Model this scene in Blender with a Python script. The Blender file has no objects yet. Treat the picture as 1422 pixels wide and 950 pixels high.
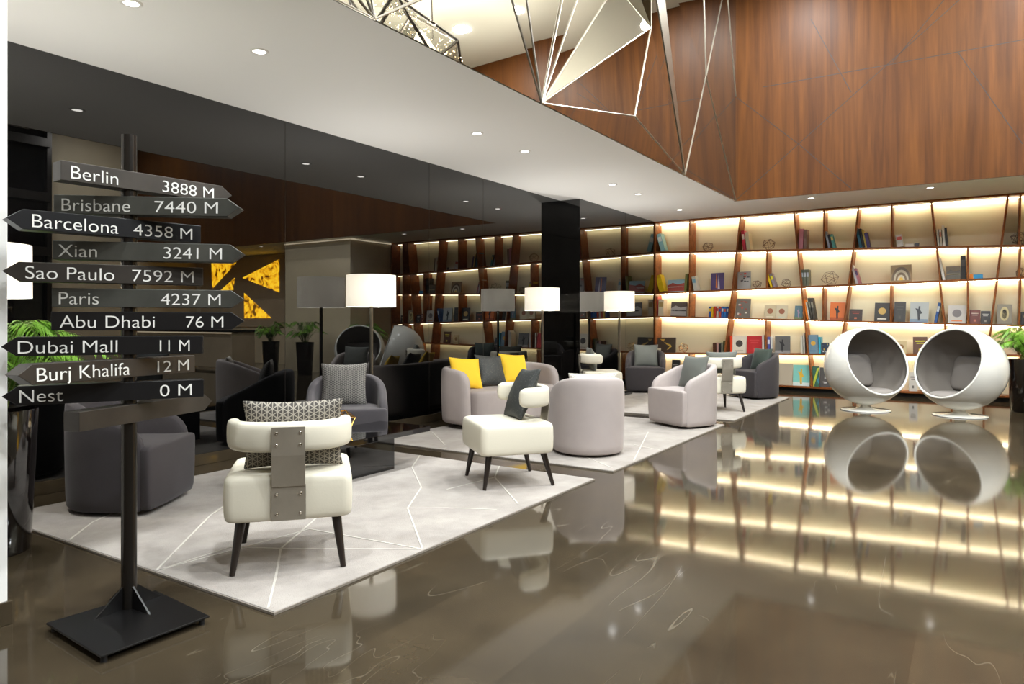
import bpy, bmesh, math, random
from mathutils import Vector, Matrix, noise

PI = math.pi
R = math.radians
sc = bpy.context.scene
COL = sc.collection
random.seed(7)

# ------------------------------------------------------------------ camera, world, exposure
F_PX, CX, CY, EYE = 985.0, 711.0, 445.0, 1.3
YAW = R(33.05)
FC, FS = math.cos(YAW), math.sin(YAW)
cam_d = bpy.data.cameras.new('camera')
cam_d.sensor_width = 36.0
cam_d.lens = F_PX / 1422 * 36
cam_d.shift_y = (CY - 475) / 1422
cam_d.clip_start = 0.05
cam_d.clip_end = 100
cam = bpy.data.objects.new('camera', cam_d)
cam.location = (0, 0, EYE)
cam.rotation_euler = (PI / 2, 0, YAW - PI / 2)
COL.objects.link(cam)
sc.camera = cam

W = bpy.data.worlds.new('world')
W.use_nodes = True
W.node_tree.nodes['Background'].inputs[0].default_value = (0.9, 0.85, 0.75, 1)
W.node_tree.nodes['Background'].inputs[1].default_value = 0.05
sc.world = W
sc.view_settings.view_transform = 'Standard'
sc.view_settings.look = 'None'
sc.view_settings.gamma = 1
sc.view_settings.use_curve_mapping = False
sc.view_settings.exposure = 0.0
try:
    sc.cycles.use_denoising = True
    sc.cycles.max_bounces = 10
    sc.cycles.diffuse_bounces = 5
    sc.cycles.glossy_bounces = 6
    sc.cycles.transmission_bounces = 8
    sc.cycles.transparent_max_bounces = 12
    sc.cycles.sample_clamp_indirect = 6
    sc.cycles.caustics_reflective = False
    sc.cycles.caustics_refractive = False
except Exception:
    pass

# light levels (watts / emission strengths)
E_DOWN = 3.0          # low ceiling downlight
E_HIGH = 225.0         # high ceiling downlight, some added for fill
E_LAMP = 60.0          # bulb inside a floor lamp shade
E_STRIP = 38.0         # shelf led strip
E_COVE = 3.0
E_CHAND = 260.0  # added upward fill inside the chandelier
WARM = (0.99, 0.97, 0.935)
NEUT = (0.915, 0.97, 1.0)


# ------------------------------------------------------------------ materials
def new_mat(name):
    m = bpy.data.materials.new(name)
    m.use_nodes = True
    return m, m.node_tree, m.node_tree.nodes['Principled BSDF']


def lin(c):
    def f(v):
        v /= 255.0
        return v / 12.92 if v <= 0.04045 else ((v + 0.055) / 1.055) ** 2.4
    return (f(c[0]), f(c[1]), f(c[2]), 1.0)


def mat(name, rgb, rough=0.5, metal=0.0, ior=1.5, sheen=0.0, coat=0.0, bump=None, var=0.0, vscale=8.0, spec=0.5):
    m, t, b = new_mat(name)
    c = lin(rgb)
    b.inputs['Base Color'].default_value = c
    b.inputs['Roughness'].default_value = rough
    b.inputs['Metallic'].default_value = metal
    b.inputs['IOR'].default_value = ior
    b.inputs['Specular IOR Level'].default_value = spec
    if sheen:
        b.inputs['Sheen Weight'].default_value = sheen
        b.inputs['Sheen Roughness'].default_value = 0.4
    if coat:
        b.inputs['Coat Weight'].default_value = coat
        b.inputs['Coat Roughness'].default_value = 0.05
    tc = t.nodes.new('ShaderNodeTexCoord')
    if var:
        n = t.nodes.new('ShaderNodeTexNoise')
        n.inputs['Scale'].default_value = vscale
        n.inputs['Detail'].default_value = 5
        t.links.new(tc.outputs['Object'], n.inputs['Vector'])
        r = t.nodes.new('ShaderNodeValToRGB')
        r.color_ramp.elements[0].position = 0.3
        r.color_ramp.elements[1].position = 0.7
        r.color_ramp.elements[0].color = (c[0] * (1 - var), c[1] * (1 - var), c[2] * (1 - var), 1)
        r.color_ramp.elements[1].color = (min(1, c[0] * (1 + var)), min(1, c[1] * (1 + var)), min(1, c[2] * (1 + var)), 1)
        t.links.new(n.outputs['Fac'], r.inputs['Fac'])
        t.links.new(r.outputs['Color'], b.inputs['Base Color'])
    if bump:
        n = t.nodes.new('ShaderNodeTexNoise')
        n.inputs['Scale'].default_value = bump[0]
        n.inputs['Detail'].default_value = 3
        t.links.new(tc.outputs['Object'], n.inputs['Vector'])
        bp = t.nodes.new('ShaderNodeBump')
        bp.inputs['Strength'].default_value = bump[1]
        bp.inputs['Distance'].default_value = 0.01
        t.links.new(n.outputs['Fac'], bp.inputs['Height'])
        t.links.new(bp.outputs['Normal'], b.inputs['Normal'])
    return m


def emit(name, rgb, strength):
    m, t, b = new_mat(name)
    b.inputs['Base Color'].default_value = (0.8, 0.8, 0.8, 1)
    b.inputs['Emission Color'].default_value = (*rgb, 1)
    b.inputs['Emission Strength'].default_value = strength
    return m


def math_node(t, op, a=None, b=None):
    n = t.nodes.new('ShaderNodeMath')
    n.operation = op
    for i, v in enumerate((a, b)):
        if v is None:
            continue
        if isinstance(v, (int, float)):
            n.inputs[i].default_value = v
        else:
            t.links.new(v, n.inputs[i])
    return n.outputs[0]


def marble_mat(name, tiles=True):
    m, t, b = new_mat(name)
    tc = t.nodes.new('ShaderNodeTexCoord')
    geo = t.nodes.new('ShaderNodeNewGeometry')
    pos = geo.outputs['Position']
    # cloudy body
    n1 = t.nodes.new('ShaderNodeTexNoise')
    n1.inputs['Scale'].default_value = 1.7
    n1.inputs['Detail'].default_value = 7
    n1.inputs['Roughness'].default_value = 0.62
    t.links.new(pos, n1.inputs['Vector'])
    r1 = t.nodes.new('ShaderNodeValToRGB')
    r1.color_ramp.elements[0].position = 0.3
    r1.color_ramp.elements[1].position = 0.72
    r1.color_ramp.elements[0].color = lin((52, 45, 35))
    r1.color_ramp.elements[1].color = lin((73, 63, 48))
    t.links.new(n1.outputs['Fac'], r1.inputs['Fac'])
    col = r1.outputs['Color']
    if tiles:
        br = t.nodes.new('ShaderNodeTexBrick')
        mp = t.nodes.new('ShaderNodeMapping')
        mp.inputs['Location'].default_value = (-0.30, -0.20, 0)
        t.links.new(pos, mp.inputs['Vector'])
        t.links.new(mp.outputs['Vector'], br.inputs['Vector'])
        br.inputs['Scale'].default_value = 1.0
        br.inputs['Brick Width'].default_value = 1.24
        br.inputs['Row Height'].default_value = 0.62
        br.inputs['Mortar Size'].default_value = 0.0012
        br.inputs['Mortar Smooth'].default_value = 0.2
        br.inputs['Color1'].default_value = (0.80, 0.80, 0.80, 1)
        br.inputs['Color2'].default_value = (1.12, 1.10, 1.08, 1)
        br.inputs['Mortar'].default_value = (0.62, 0.60, 0.58, 1)
        mx = t.nodes.new('ShaderNodeMix')
        mx.data_type = 'RGBA'
        mx.blend_type = 'MULTIPLY'
        mx.inputs[0].default_value = 1.0
        t.links.new(col, mx.inputs[6])
        t.links.new(br.outputs['Color'], mx.inputs[7])
        col = mx.outputs[2]
    # long thin veins: the zero line of a stretched, distorted noise
    def veins(scale, stretch, rot, width, seed, lo, hi):
        mp2 = t.nodes.new('ShaderNodeMapping')
        mp2.inputs['Rotation'].default_value = (0, 0, rot)
        mp2.inputs['Scale'].default_value = (stretch, 1, 1)
        mp2.inputs['Location'].default_value = (seed, seed * 0.7, 0)
        t.links.new(pos, mp2.inputs['Vector'])
        nv = t.nodes.new('ShaderNodeTexNoise')
        nv.inputs['Scale'].default_value = scale
        nv.inputs['Detail'].default_value = 3.0
        nv.inputs['Roughness'].default_value = 0.55
        nv.inputs['Distortion'].default_value = 0.15
        t.links.new(mp2.outputs['Vector'], nv.inputs['Vector'])
        d = math_node(t, 'SUBTRACT', nv.outputs['Fac'], 0.5)
        d = math_node(t, 'ABSOLUTE', d)
        d = math_node(t, 'DIVIDE', d, width)
        d = math_node(t, 'SUBTRACT', 1.0, d)
        d = math_node(t, 'MAXIMUM', d, 0.0)
        nm = t.nodes.new('ShaderNodeTexNoise')
        nm.inputs['Scale'].default_value = 1.1
        nm.inputs['Detail'].default_value = 3
        mp3 = t.nodes.new('ShaderNodeMapping')
        mp3.inputs['Location'].default_value = (seed * 3, 4, 0)
        t.links.new(pos, mp3.inputs['Vector'])
        t.links.new(mp3.outputs['Vector'], nm.inputs['Vector'])
        mr = t.nodes.new('ShaderNodeMapRange')
        mr.inputs['From Min'].default_value = lo
        mr.inputs['From Max'].default_value = hi
        t.links.new(nm.outputs['Fac'], mr.inputs['Value'])
        return math_node(t, 'MULTIPLY', d, mr.outputs['Result'])
    v1 = veins(0.8, 0.12, 0.5, 0.0011, 3.0, 0.46, 0.62)
    v2 = veins(1.5, 0.14, -0.2, 0.0014, 9.0, 0.47, 0.63)
    v3 = veins(2.6, 0.3, 0.9, 0.0022, 15.0, 0.55, 0.68)
    vv = math_node(t, 'MAXIMUM', v1, v2)
    vv = math_node(t, 'MAXIMUM', vv, v3)
    vv = math_node(t, 'MULTIPLY', vv, 0.34)
    mv = t.nodes.new('ShaderNodeMix')
    mv.data_type = 'RGBA'
    t.links.new(vv, mv.inputs[0])
    t.links.new(col, mv.inputs[6])
    mv.inputs[7].default_value = lin((150, 140, 122))
    t.links.new(mv.outputs[2], b.inputs['Base Color'])
    b.inputs['Roughness'].default_value = 0.06
    b.inputs['IOR'].default_value = 1.46
    return m


def wood_mat(name, c0, c1, scale=1.0, rough=0.35, axis='Z'):
    m, t, b = new_mat(name)
    geo = t.nodes.new('ShaderNodeNewGeometry')
    mp = t.nodes.new('ShaderNodeMapping')
    s = {'Z': (9, 9, 0.45), 'Y': (9, 0.45, 9), 'X': (0.45, 9, 9)}[axis]
    mp.inputs['Scale'].default_value = tuple(k * scale for k in s)
    t.links.new(geo.outputs['Position'], mp.inputs['Vector'])
    n = t.nodes.new('ShaderNodeTexNoise')
    n.inputs['Scale'].default_value = 1.0
    n.inputs['Detail'].default_value = 6
    n.inputs['Roughness'].default_value = 0.6
    n.inputs['Distortion'].default_value = 0.4
    t.links.new(mp.outputs['Vector'], n.inputs['Vector'])
    r = t.nodes.new('ShaderNodeValToRGB')
    r.color_ramp.elements[0].position = 0.33
    r.color_ramp.elements[1].position = 0.68
    r.color_ramp.elements[0].color = lin(c0)
    r.color_ramp.elements[1].color = lin(c1)
    t.links.new(n.outputs['Fac'], r.inputs['Fac'])
    t.links.new(r.outputs['Color'], b.inputs['Base Color'])
    b.inputs['Roughness'].default_value = rough
    b.inputs['Specular IOR Level'].default_value = 0.18
    return m


def rug_mat():
    m, t, b = new_mat('rug_pile')
    geo = t.nodes.new('ShaderNodeNewGeometry')
    n = t.nodes.new('ShaderNodeTexNoise')
    n.inputs['Scale'].default_value = 2.6
    n.inputs['Detail'].default_value = 8
    n.inputs['Roughness'].default_value = 0.65
    t.links.new(geo.outputs['Position'], n.inputs['Vector'])
    r = t.nodes.new('ShaderNodeValToRGB')
    r.color_ramp.elements[0].position = 0.32
    r.color_ramp.elements[1].position = 0.66
    r.color_ramp.elements[0].color = lin((143, 136, 130))
    r.color_ramp.elements[1].color = lin((167, 160, 153))
    t.links.new(n.outputs['Fac'], r.inputs['Fac'])
    t.links.new(r.outputs['Color'], b.inputs['Base Color'])
    b.inputs['Roughness'].default_value = 0.95
    b.inputs['Specular IOR Level'].default_value = 0.1
    n2 = t.nodes.new('ShaderNodeTexNoise')
    n2.inputs['Scale'].default_value = 160
    t.links.new(geo.outputs['Position'], n2.inputs['Vector'])
    bp = t.nodes.new('ShaderNodeBump')
    bp.inputs['Strength'].default_value = 0.35
    bp.inputs['Distance'].default_value = 0.01
    t.links.new(n2.outputs['Fac'], bp.inputs['Height'])
    t.links.new(bp.outputs['Normal'], b.inputs['Normal'])
    return m


def tri_pattern_mat(name, dark, light, cell=0.028, width=0.10):
    """Woven triangle lattice: three families of light lines on dark cloth (object XY)."""
    m, t, b = new_mat(name)
    tc = t.nodes.new('ShaderNodeTexCoord')
    sep = t.nodes.new('ShaderNodeSeparateXYZ')
    t.links.new(tc.outputs['Object'], sep.inputs[0])
    x, y = sep.outputs[0], sep.outputs[1]
    fam = []
    for k in range(3):
        a = R(60 * k)
        u = math_node(t, 'ADD', math_node(t, 'MULTIPLY', x, math.cos(a) / cell), math_node(t, 'MULTIPLY', y, math.sin(a) / cell))
        fr = math_node(t, 'FRACT', u)
        d = math_node(t, 'SUBTRACT', 0.5, math_node(t, 'ABSOLUTE', math_node(t, 'SUBTRACT', fr, 0.5)))
        fam.append(math_node(t, 'LESS_THAN', d, width))
    mx = math_node(t, 'MAXIMUM', math_node(t, 'MAXIMUM', fam[0], fam[1]), fam[2])
    mix = t.nodes.new('ShaderNodeMix')
    mix.data_type = 'RGBA'
    t.links.new(mx, mix.inputs[0])
    mix.inputs[6].default_value = lin(dark)
    mix.inputs[7].default_value = lin(light)
    t.links.new(mix.outputs[2], b.inputs['Base Color'])
    b.inputs['Roughness'].default_value = 0.8
    return m


def sequin_mat(name, base, dot):
    m, t, b = new_mat(name)
    tc = t.nodes.new('ShaderNodeTexCoord')
    v = t.nodes.new('ShaderNodeTexVoronoi')
    v.inputs['Scale'].default_value = 150
    t.links.new(tc.outputs['Object'], v.inputs['Vector'])
    sep = t.nodes.new('ShaderNodeSeparateColor')
    t.links.new(v.outputs['Color'], sep.inputs[0])
    k = math_node(t, 'GREATER_THAN', sep.outputs[0], 0.8)
    k2 = math_node(t, 'LESS_THAN', v.outputs['Distance'], 0.35)
    k = math_node(t, 'MULTIPLY', k, k2)
    mix = t.nodes.new('ShaderNodeMix')
    mix.data_type = 'RGBA'
    t.links.new(k, mix.inputs[0])
    mix.inputs[6].default_value = lin(base)
    mix.inputs[7].default_value = lin(dot)
    t.links.new(mix.outputs[2], b.inputs['Base Color'])
    b.inputs['Roughness'].default_value = 0.6
    return m


def onyx_mat():
    m, t, b = new_mat('lit_onyx')
    geo = t.nodes.new('ShaderNodeNewGeometry')
    n = t.nodes.new('ShaderNodeTexNoise')
    n.inputs['Scale'].default_value = 4.0
    n.inputs['Detail'].default_value = 7
    n.inputs['Distortion'].default_value = 1.2
    t.links.new(geo.outputs['Position'], n.inputs['Vector'])
    r = t.nodes.new('ShaderNodeValToRGB')
    e = r.color_ramp.elements
    e[0].position = 0.38
    e[0].color = (0.06, 0.015, 0.0, 1)
    e[1].position = 0.58
    e[1].color = (1.0, 0.60, 0.02, 1)
    x = r.color_ramp.elements.new(0.47)
    x.color = (0.8, 0.36, 0.005, 1)
    t.links.new(n.outputs['Fac'], r.inputs['Fac'])
    t.links.new(r.outputs['Color'], b.inputs['Emission Color'])
    b.inputs['Emission Strength'].default_value = 10.0
    b.inputs['Base Color'].default_value = (0.5, 0.3, 0.05, 1)
    b.inputs['Roughness'].default_value = 0.2
    return m


def shade_mat():
    m, t, b = new_mat('lamp_shade_cloth')
    nt = t.nodes
    tr = nt.new('ShaderNodeBsdfTranslucent')
    tr.inputs['Color'].default_value = (0.92, 0.90, 0.85, 1)
    df = nt.new('ShaderNodeBsdfDiffuse')
    df.inputs['Color'].default_value = (0.9, 0.88, 0.83, 1)
    mx = nt.new('ShaderNodeMixShader')
    mx.inputs[0].default_value = 0.45
    t.links.new(df.outputs[0], mx.inputs[1])
    t.links.new(tr.outputs[0], mx.inputs[2])
    em = nt.new('ShaderNodeEmission')
    em.inputs['Color'].default_value = (1.0, 0.93, 0.80, 1)
    em.inputs['Strength'].default_value = 0.25
    ad = nt.new('ShaderNodeAddShader')
    t.links.new(mx.outputs[0], ad.inputs[0])
    t.links.new(em.outputs[0], ad.inputs[1])
    t.links.new(ad.outputs[0], nt['Material Output'].inputs['Surface'])
    return m


def glass_pane_mat():
    m, t, b = new_mat('smoked_pane')
    nt = t.nodes
    tr = nt.new('ShaderNodeBsdfTransparent')
    tr.inputs['Color'].default_value = (0.82, 0.82, 0.78, 1)
    gl = nt.new('ShaderNodeBsdfGlossy')
    gl.inputs['Roughness'].default_value = 0.05
    gl.inputs['Color'].default_value = (0.7, 0.7, 0.66, 1)
    mx = nt.new('ShaderNodeMixShader')
    mx.inputs[0].default_value = 0.3
    t.links.new(tr.outputs[0], mx.inputs[1])
    t.links.new(gl.outputs[0], mx.inputs[2])
    t.links.new(mx.outputs[0], nt['Material Output'].inputs['Surface'])
    return m


M = {}
M['marble'] = marble_mat('polished_brown_marble')
M['marble_trim'] = marble_mat('marble_skirting', tiles=False)
M['black_glass'] = mat('black_mirror_glass', (5, 5, 5), 0.0, 0, ior=1.82)
M['paint'] = mat('white_paint', (236, 234, 229), 0.7, bump=(60, 0.03))
M['paint_high'] = mat('upper_ceiling_paint', (232, 232, 220), 0.7)
M['beige'] = mat('beige_wall_paint', (214, 196, 164), 0.6, var=0.05, vscale=2)
M['wood_wall'] = wood_mat('walnut_cladding', (69, 37, 12), (98, 58, 21), 1.0, 0.45)
M['wood_joint'] = mat('panel_joint_shadow_gap', (34, 17, 8), 0.6)
M['wood_shelf'] = wood_mat('walnut_shelf', (120, 66, 31), (160, 96, 50), 1.6, 0.4, 'Y')
M['shelf_back'] = mat('cream_back_panel', (240, 233, 200), 0.6)
M['led'] = emit('shelf_led', (1.0, 0.89, 0.62), E_STRIP)
M['cove_led'] = emit('cove_led', (1.0, 0.85, 0.6), E_COVE)
M['lens'] = emit('downlight_lens', (1.0, 0.96, 0.90), 7.0)
M['trim_white'] = mat('downlight_trim', (225, 222, 215), 0.5)
M['mirror'] = mat('polished_mirror', (205, 200, 190), 0.015, 1.0)
M['strip_metal'] = mat('bright_metal_edge', (188, 182, 170), 0.32, 1.0)
M['dark_metal'] = mat('blackened_steel', (62, 58, 54), 0.34, 0.75, var=0.18, vscale=6)
M['sign_face'] = mat('brushed_dark_steel', (66, 61, 56), 0.42, 0.6, var=0.25, vscale=5)
M['sign_face_grey'] = mat('brushed_grey_steel', (90, 91, 86), 0.38, 0.7, var=0.3, vscale=5)
M['sign_face_black'] = mat('black_lacquered_steel', (26, 25, 26), 0.35, 0.3, var=0.15, vscale=5)
M['sign_black'] = mat('satin_black_steel', (20, 19, 19), 0.28, 0.2)
M['sign_pole'] = mat('dark_tube_steel', (58, 54, 50), 0.24, 0.8)
M['letter'] = mat('white_lettering', (236, 234, 228), 0.5)
M['letter_grey'] = mat('silver_lettering', (214, 212, 204), 0.45)
M['leather'] = mat('ivory_leather', (224, 217, 198), 0.42, bump=(90, 0.04))
M['steel'] = mat('brushed_nickel', (176, 168, 154), 0.42, 0.7, var=0.08, vscale=9)
M['bolt'] = mat('bolt_steel', (205, 198, 186), 0.2, 1.0)
M['leg_wood'] = mat('ebony_stained_wood', (34, 26, 21), 0.32)
M['velvet_dark'] = mat('charcoal_velvet', (50, 45, 47), 0.85, sheen=0.12, var=0.06, vscale=5)
M['velvet_grey'] = mat('slate_velvet', (76, 72, 76), 0.8, sheen=0.2, var=0.06, vscale=5)
M['velvet_pink'] = mat('mauve_taupe_velvet', (170, 159, 155), 0.85, sheen=0.15, var=0.05, vscale=4)
M['yellow'] = mat('yellow_cushion_cloth', (255, 206, 48), 0.8, bump=(150, 0.1))
M['charcoal'] = sequin_mat('charcoal_sequin_cloth', (52, 54, 53), (116, 114, 106))
M['greyc'] = mat('grey_green_cushion_cloth', (96, 98, 92), 0.75, sheen=0.2)
M['greenc'] = mat('dark_green_cushion_cloth', (52, 62, 54), 0.75, sheen=0.2)
M['pattern'] = tri_pattern_mat('triangle_woven_cloth', (62, 57, 52), (150, 143, 130), 0.026, 0.085)
M['pattern_small'] = tri_pattern_mat('small_triangle_woven_cloth', (62, 60, 58), (142, 138, 132), 0.02, 0.11)
M['pattern_light'] = tri_pattern_mat('pale_woven_cloth', (150, 142, 130), (222, 216, 204), 0.02, 0.16)
M['rug'] = rug_mat()
M['rug_line'] = mat('rug_inlay_line', (188, 182, 173), 0.9)
M['rug_edge'] = mat('rug_binding', (128, 120, 110), 0.9)
M['lacquer'] = mat('black_piano_lacquer', (10, 9, 9), 0.03, coat=0.6)
M['gold'] = mat('gold_wire', (226, 178, 92), 0.25, 1.0)
M['bronze_wire'] = mat('bronze_wire', (120, 94, 62), 0.35, 0.9)
M['lamp_pole'] = mat('dark_nickel_pole', (112, 106, 96), 0.3, 0.9)
M['shade'] = shade_mat()
M['white_gloss'] = mat('white_gelcoat', (232, 229, 220), 0.12, coat=0.4)
M['ball_in'] = mat('grey_felt_lining', (122, 115, 108), 0.9)
M['ball_cush'] = mat('grey_felt_cushion', (140, 133, 127), 0.9)
M['planter'] = mat('black_gloss_planter', (16, 12, 11), 0.06, coat=0.5)
M['soil'] = mat('potting_soil', (46, 34, 26), 0.95, bump=(40, 0.5))
M['leaf'] = mat('palm_leaf', (112, 160, 46), 0.45, var=0.35, vscale=6)
M['stem'] = mat('palm_stem', (104, 124, 48), 0.5)
M['onyx'] = onyx_mat()
M['pane'] = glass_pane_mat()
M['spark'] = emit('fairy_light', (1.0, 0.80, 0.5), 30.0)
M['dark_window'] = mat('night_glass', (14, 15, 16), 0.03)
M['paper'] = mat('book_pages', (228, 220, 202), 0.9)
M['desk'] = mat('reception_stone', (186, 166, 138), 0.3, var=0.08, vscale=3)
M['dark_stone'] = mat('dark_stone_wall', (96, 86, 74), 0.5, var=0.1, vscale=2)
M['black'] = mat('matte_black', (16, 15, 15), 0.6)

_bm_cache = {}


def book_mat(rgb, rough=0.4):
    k = (tuple(rgb), rough)
    if k not in _bm_cache:
        _bm_cache[k] = mat('cover_%02x%02x%02x' % tuple(rgb), rgb, rough)
    return _bm_cache[k]


# ------------------------------------------------------------------ mesh builder
class MB:
    def __init__(s):
        s.bm = bmesh.new()

    def box(s, x0, x1, y0, y1, z0, z1, mtx=None):
        vs = [s.bm.verts.new(Vector(p)) for p in ((x0, y0, z0), (x1, y0, z0), (x1, y1, z0), (x0, y1, z0),
                                                  (x0, y0, z1), (x1, y0, z1), (x1, y1, z1), (x0, y1, z1))]
        if mtx is not None:
            for v in vs:
                v.co = mtx @ v.co
        for f in ((0, 3, 2, 1), (4, 5, 6, 7), (0, 1, 5, 4), (1, 2, 6, 5), (2, 3, 7, 6), (3, 0, 4, 7)):
            s.bm.faces.new([vs[i] for i in f])
        return vs

    def rings(s, rings, cap0=True, cap1=True, closed=True):
        rv = [[s.bm.verts.new(Vector(p)) for p in r] for r in rings]
        n = len(rv[0])
        for a, b in zip(rv, rv[1:]):
            for i in range(n if closed else n - 1):
                j = (i + 1) % n
                s.bm.faces.new((a[i], a[j], b[j], b[i]))
        if cap0:
            s.bm.faces.new(list(reversed(rv[0])))
        if cap1:
            s.bm.faces.new(rv[-1])
        return rv

    def rod(s, p0, p1, r0, r1=None, n=10):
        p0, p1 = Vector(p0), Vector(p1)
        r1 = r0 if r1 is None else r1
        d = (p1 - p0).normalized()
        a = Vector((0, 0, 1)) if abs(d.z) < 0.95 else Vector((1, 0, 0))
        u = d.cross(a).normalized()
        w = d.cross(u)
        rr = []
        for p, r in ((p0, r0), (p1, r1)):
            rr.append([p + (u * math.cos(2 * PI * k / n) + w * math.sin(2 * PI * k / n)) * r for k in range(n)])
        s.rings(rr)
        return s

    def lathe(s, prof, n=32, c=(0, 0), cap0=True, cap1=True):
        s.rings([[(c[0] + r * math.cos(2 * PI * k / n), c[1] + r * math.sin(2 * PI * k / n), z) for k in range(n)] for r, z in prof], cap0, cap1)
        return s

    def prism(s, pts, z0, z1, axis='Z'):
        def P(a, b, c):
            return {'Z': (a, b, c), 'Y': (a, c, b), 'X': (c, a, b)}[axis]
        lo = [s.bm.verts.new(Vector(P(a, b, z0))) for a, b in pts]
        hi = [s.bm.verts.new(Vector(P(a, b, z1))) for a, b in pts]
        n = len(pts)
        s.bm.faces.new(lo)
        s.bm.faces.new(list(reversed(hi)))
        for i in range(n):
            j = (i + 1) % n
            s.bm.faces.new((lo[i], hi[i], hi[j], lo[j]))
        return s

    def poly(s, pts):
        s.bm.faces.new([s.bm.verts.new(Vector(p)) for p in pts])
        return s

    def tf(s, m):
        for v in s.bm.verts:
            v.co = m @ v.co
        return s

    def build(s, name, material, parent=None, smooth=False, bevel=0, subsurf=0, seg=2, auto=None):
        bmesh.ops.recalc_face_normals(s.bm, faces=s.bm.faces)
        me = bpy.data.meshes.new(name)
        s.bm.to_mesh(me)
        s.bm.free()
        if smooth:
            for p in me.polygons:
                p.use_smooth = True
        me.materials.append(material)
        o = bpy.data.objects.new(name, me)
        COL.objects.link(o)
        if parent is not None:
            o.parent = parent
        if bevel:
            md = o.modifiers.new('bevel', 'BEVEL')
            md.width = bevel
            md.segments = seg
            md.limit_method = 'ANGLE'
            md.angle_limit = R(35)
        if subsurf:
            md = o.modifiers.new('subsurf', 'SUBSURF')
            md.levels = subsurf
            md.render_levels = subsurf
        if auto:
            me.set_sharp_from_angle(angle=R(auto))
        return o


def tag(o, label=None, cat=None, group=None, kind=None):
    if label:
        o['label'] = label
    if cat:
        o['category'] = cat
    if group:
        o['group'] = group
    if kind:
        o['kind'] = kind
    return o


def empty(name, loc, rz=0.0, label=None, cat=None, group=None):
    o = bpy.data.objects.new(name, None)
    o.empty_display_size = 0.1
    o.location = loc
    o.rotation_euler = (0, 0, rz)
    COL.objects.link(o)
    return tag(o, label, cat, group)


def light(name, kind, loc, energy, color, parent=None, **kw):
    d = bpy.data.lights.new(name, kind)
    d.energy = energy
    d.color = color
    for k, v in kw.items():
        setattr(d, k, v)
    o = bpy.data.objects.new(name, d)
    o.location = loc
    COL.objects.link(o)
    if parent is not None:
        o.parent = parent
    return o


def copy_tree(o, parent=None):
    c = o.copy()
    COL.objects.link(c)
    if parent is not None:
        c.parent = parent
        c.matrix_parent_inverse = o.matrix_parent_inverse.copy()
    for ch in list(o.children):
        copy_tree(ch, c)
    return c


def ray(u, v):
    a, b = (u - CX) / F_PX, (v - CY) / F_PX
    return FC + a * FS, FS - a * FC, -b


def at_z(u, v, z=0.0):
    x, y, k = ray(u, v)
    t = (z - EYE) / k
    return x * t, y * t


def y_at(u, X):
    a = (u - CX) / F_PX
    return X * (FS - a * FC) / (FC + a * FS)


def on_x(u, v, X):
    x, y, k = ray(u, v)
    t = X / x
    return y * t, EYE + k * t


def on_y(u, v, Y):
    x, y, k = ray(u, v)
    t = Y / y
    return x * t, EYE + k * t


def structure(o):
    o['kind'] = 'structure'
    return o


# ------------------------------------------------------------------ room
H0, H1 = 3.31, 6.82             # lounge ceiling, atrium ceiling
YA, YB = 5.82, 5.45             # black glass wall, two planes
XC = 10.43                      # where the glass wall steps forward
XS = 13.70                      # bookcase front
YM = 3.35                       # atrium edge above the lounge
XW = 12.05                      # walnut cladding above the bookcase
YE = -10.0                      # far end of the atrium
XR = -3.0

b = MB(); b.box(XR - .1, XS + .5, YE - .1, YA + .2, -.12, 0)
structure(b.build('floor', M['marble']))

b = MB(); b.box(XR - .1, XS + .5, YM + .02, YA + .2, H0, H0 + .2)
b.box(XW + .03, XS + .5, YE - .1, YM + .02, H0, H0 + .2)
structure(b.build('ceiling', M['paint']))
b = MB(); b.box(XR - .1, XW + .3, YE - .1, YM + .3, H1, H1 + .15)
o = structure(b.build('ceiling_upper', M['paint_high']))

# black mirror glass wall with its step
b = MB()
b.box(XR, XC, YA, YA + .06, .10, H0)
wl = structure(b.build('wall_left', M['black_glass']))
b = MB()
b.box(XC, XS + .35, YB, YA + .06, .10, H0)
wl2 = structure(b.build('wall_left_projecting', M['black_glass']))
for xj in (on_y(396, 445, YA)[0], on_y(596, 445, YA)[0], on_y(671, 445, YA)[0]):
    b = MB(); b.box(xj - .002, xj + .002, YA - .0015, YA, .10, H0)
    b.build('glass_joint', M['dark_metal'], wl)
xj = on_y(858, 445, YB)[0] + .35
b = MB(); b.box(xj - .002, xj + .002, YB - .0015, YB, .10, H0)
b.build('glass_joint', M['dark_metal'], wl2)
b = MB(); b.box(XR, XC - .012, YA - .012, YA + .06, 0, .10)
structure(b.build('baseboard_left', M['marble_trim'], bevel=.003))
b = MB(); b.box(XC - .012, XS, YB - .012, YA + .06, 0, .10)
structure(b.build('baseboard_left_projecting', M['marble_trim'], bevel=.003))

# white pillar at the left edge of the picture
b = MB(); b.box(.55, 1.368, 3.465, YA, .0, H0)
structure(b.build('column', M['paint'], bevel=.004))
b = MB(); b.box(.54, 1.383, 3.452, YA - .02, 0, .10)
structure(b.build('baseboard_column', M['marble_trim'], bevel=.003))

# walnut cladding above the bookcase
b = MB(); b.box(XW, XW + .03, YE, YM + .03, H0 - .004, H1)
ww = structure(b.build('wall_upper_back', M['wood_wall']))


def wood_joint(p, q):
    (y0, z0), (y1, z1) = on_x(*p, XW), on_x(*q, XW)
    d = Vector((0, y1 - y0, z1 - z0)).normalized()
    n = Vector((0, -d.z, d.y)) * .006
    a, c = Vector((XW, y0, z0)), Vector((XW, y1, z1))
    bb = MB()
    off = Vector((-.0015, 0, 0))
    bb.rings([[a - n, a + n, a + n + off, a - n + off], [c - n, c + n, c + n + off, c - n + off]])
    bb.build('panel_joint', M['wood_joint'], ww)


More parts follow.
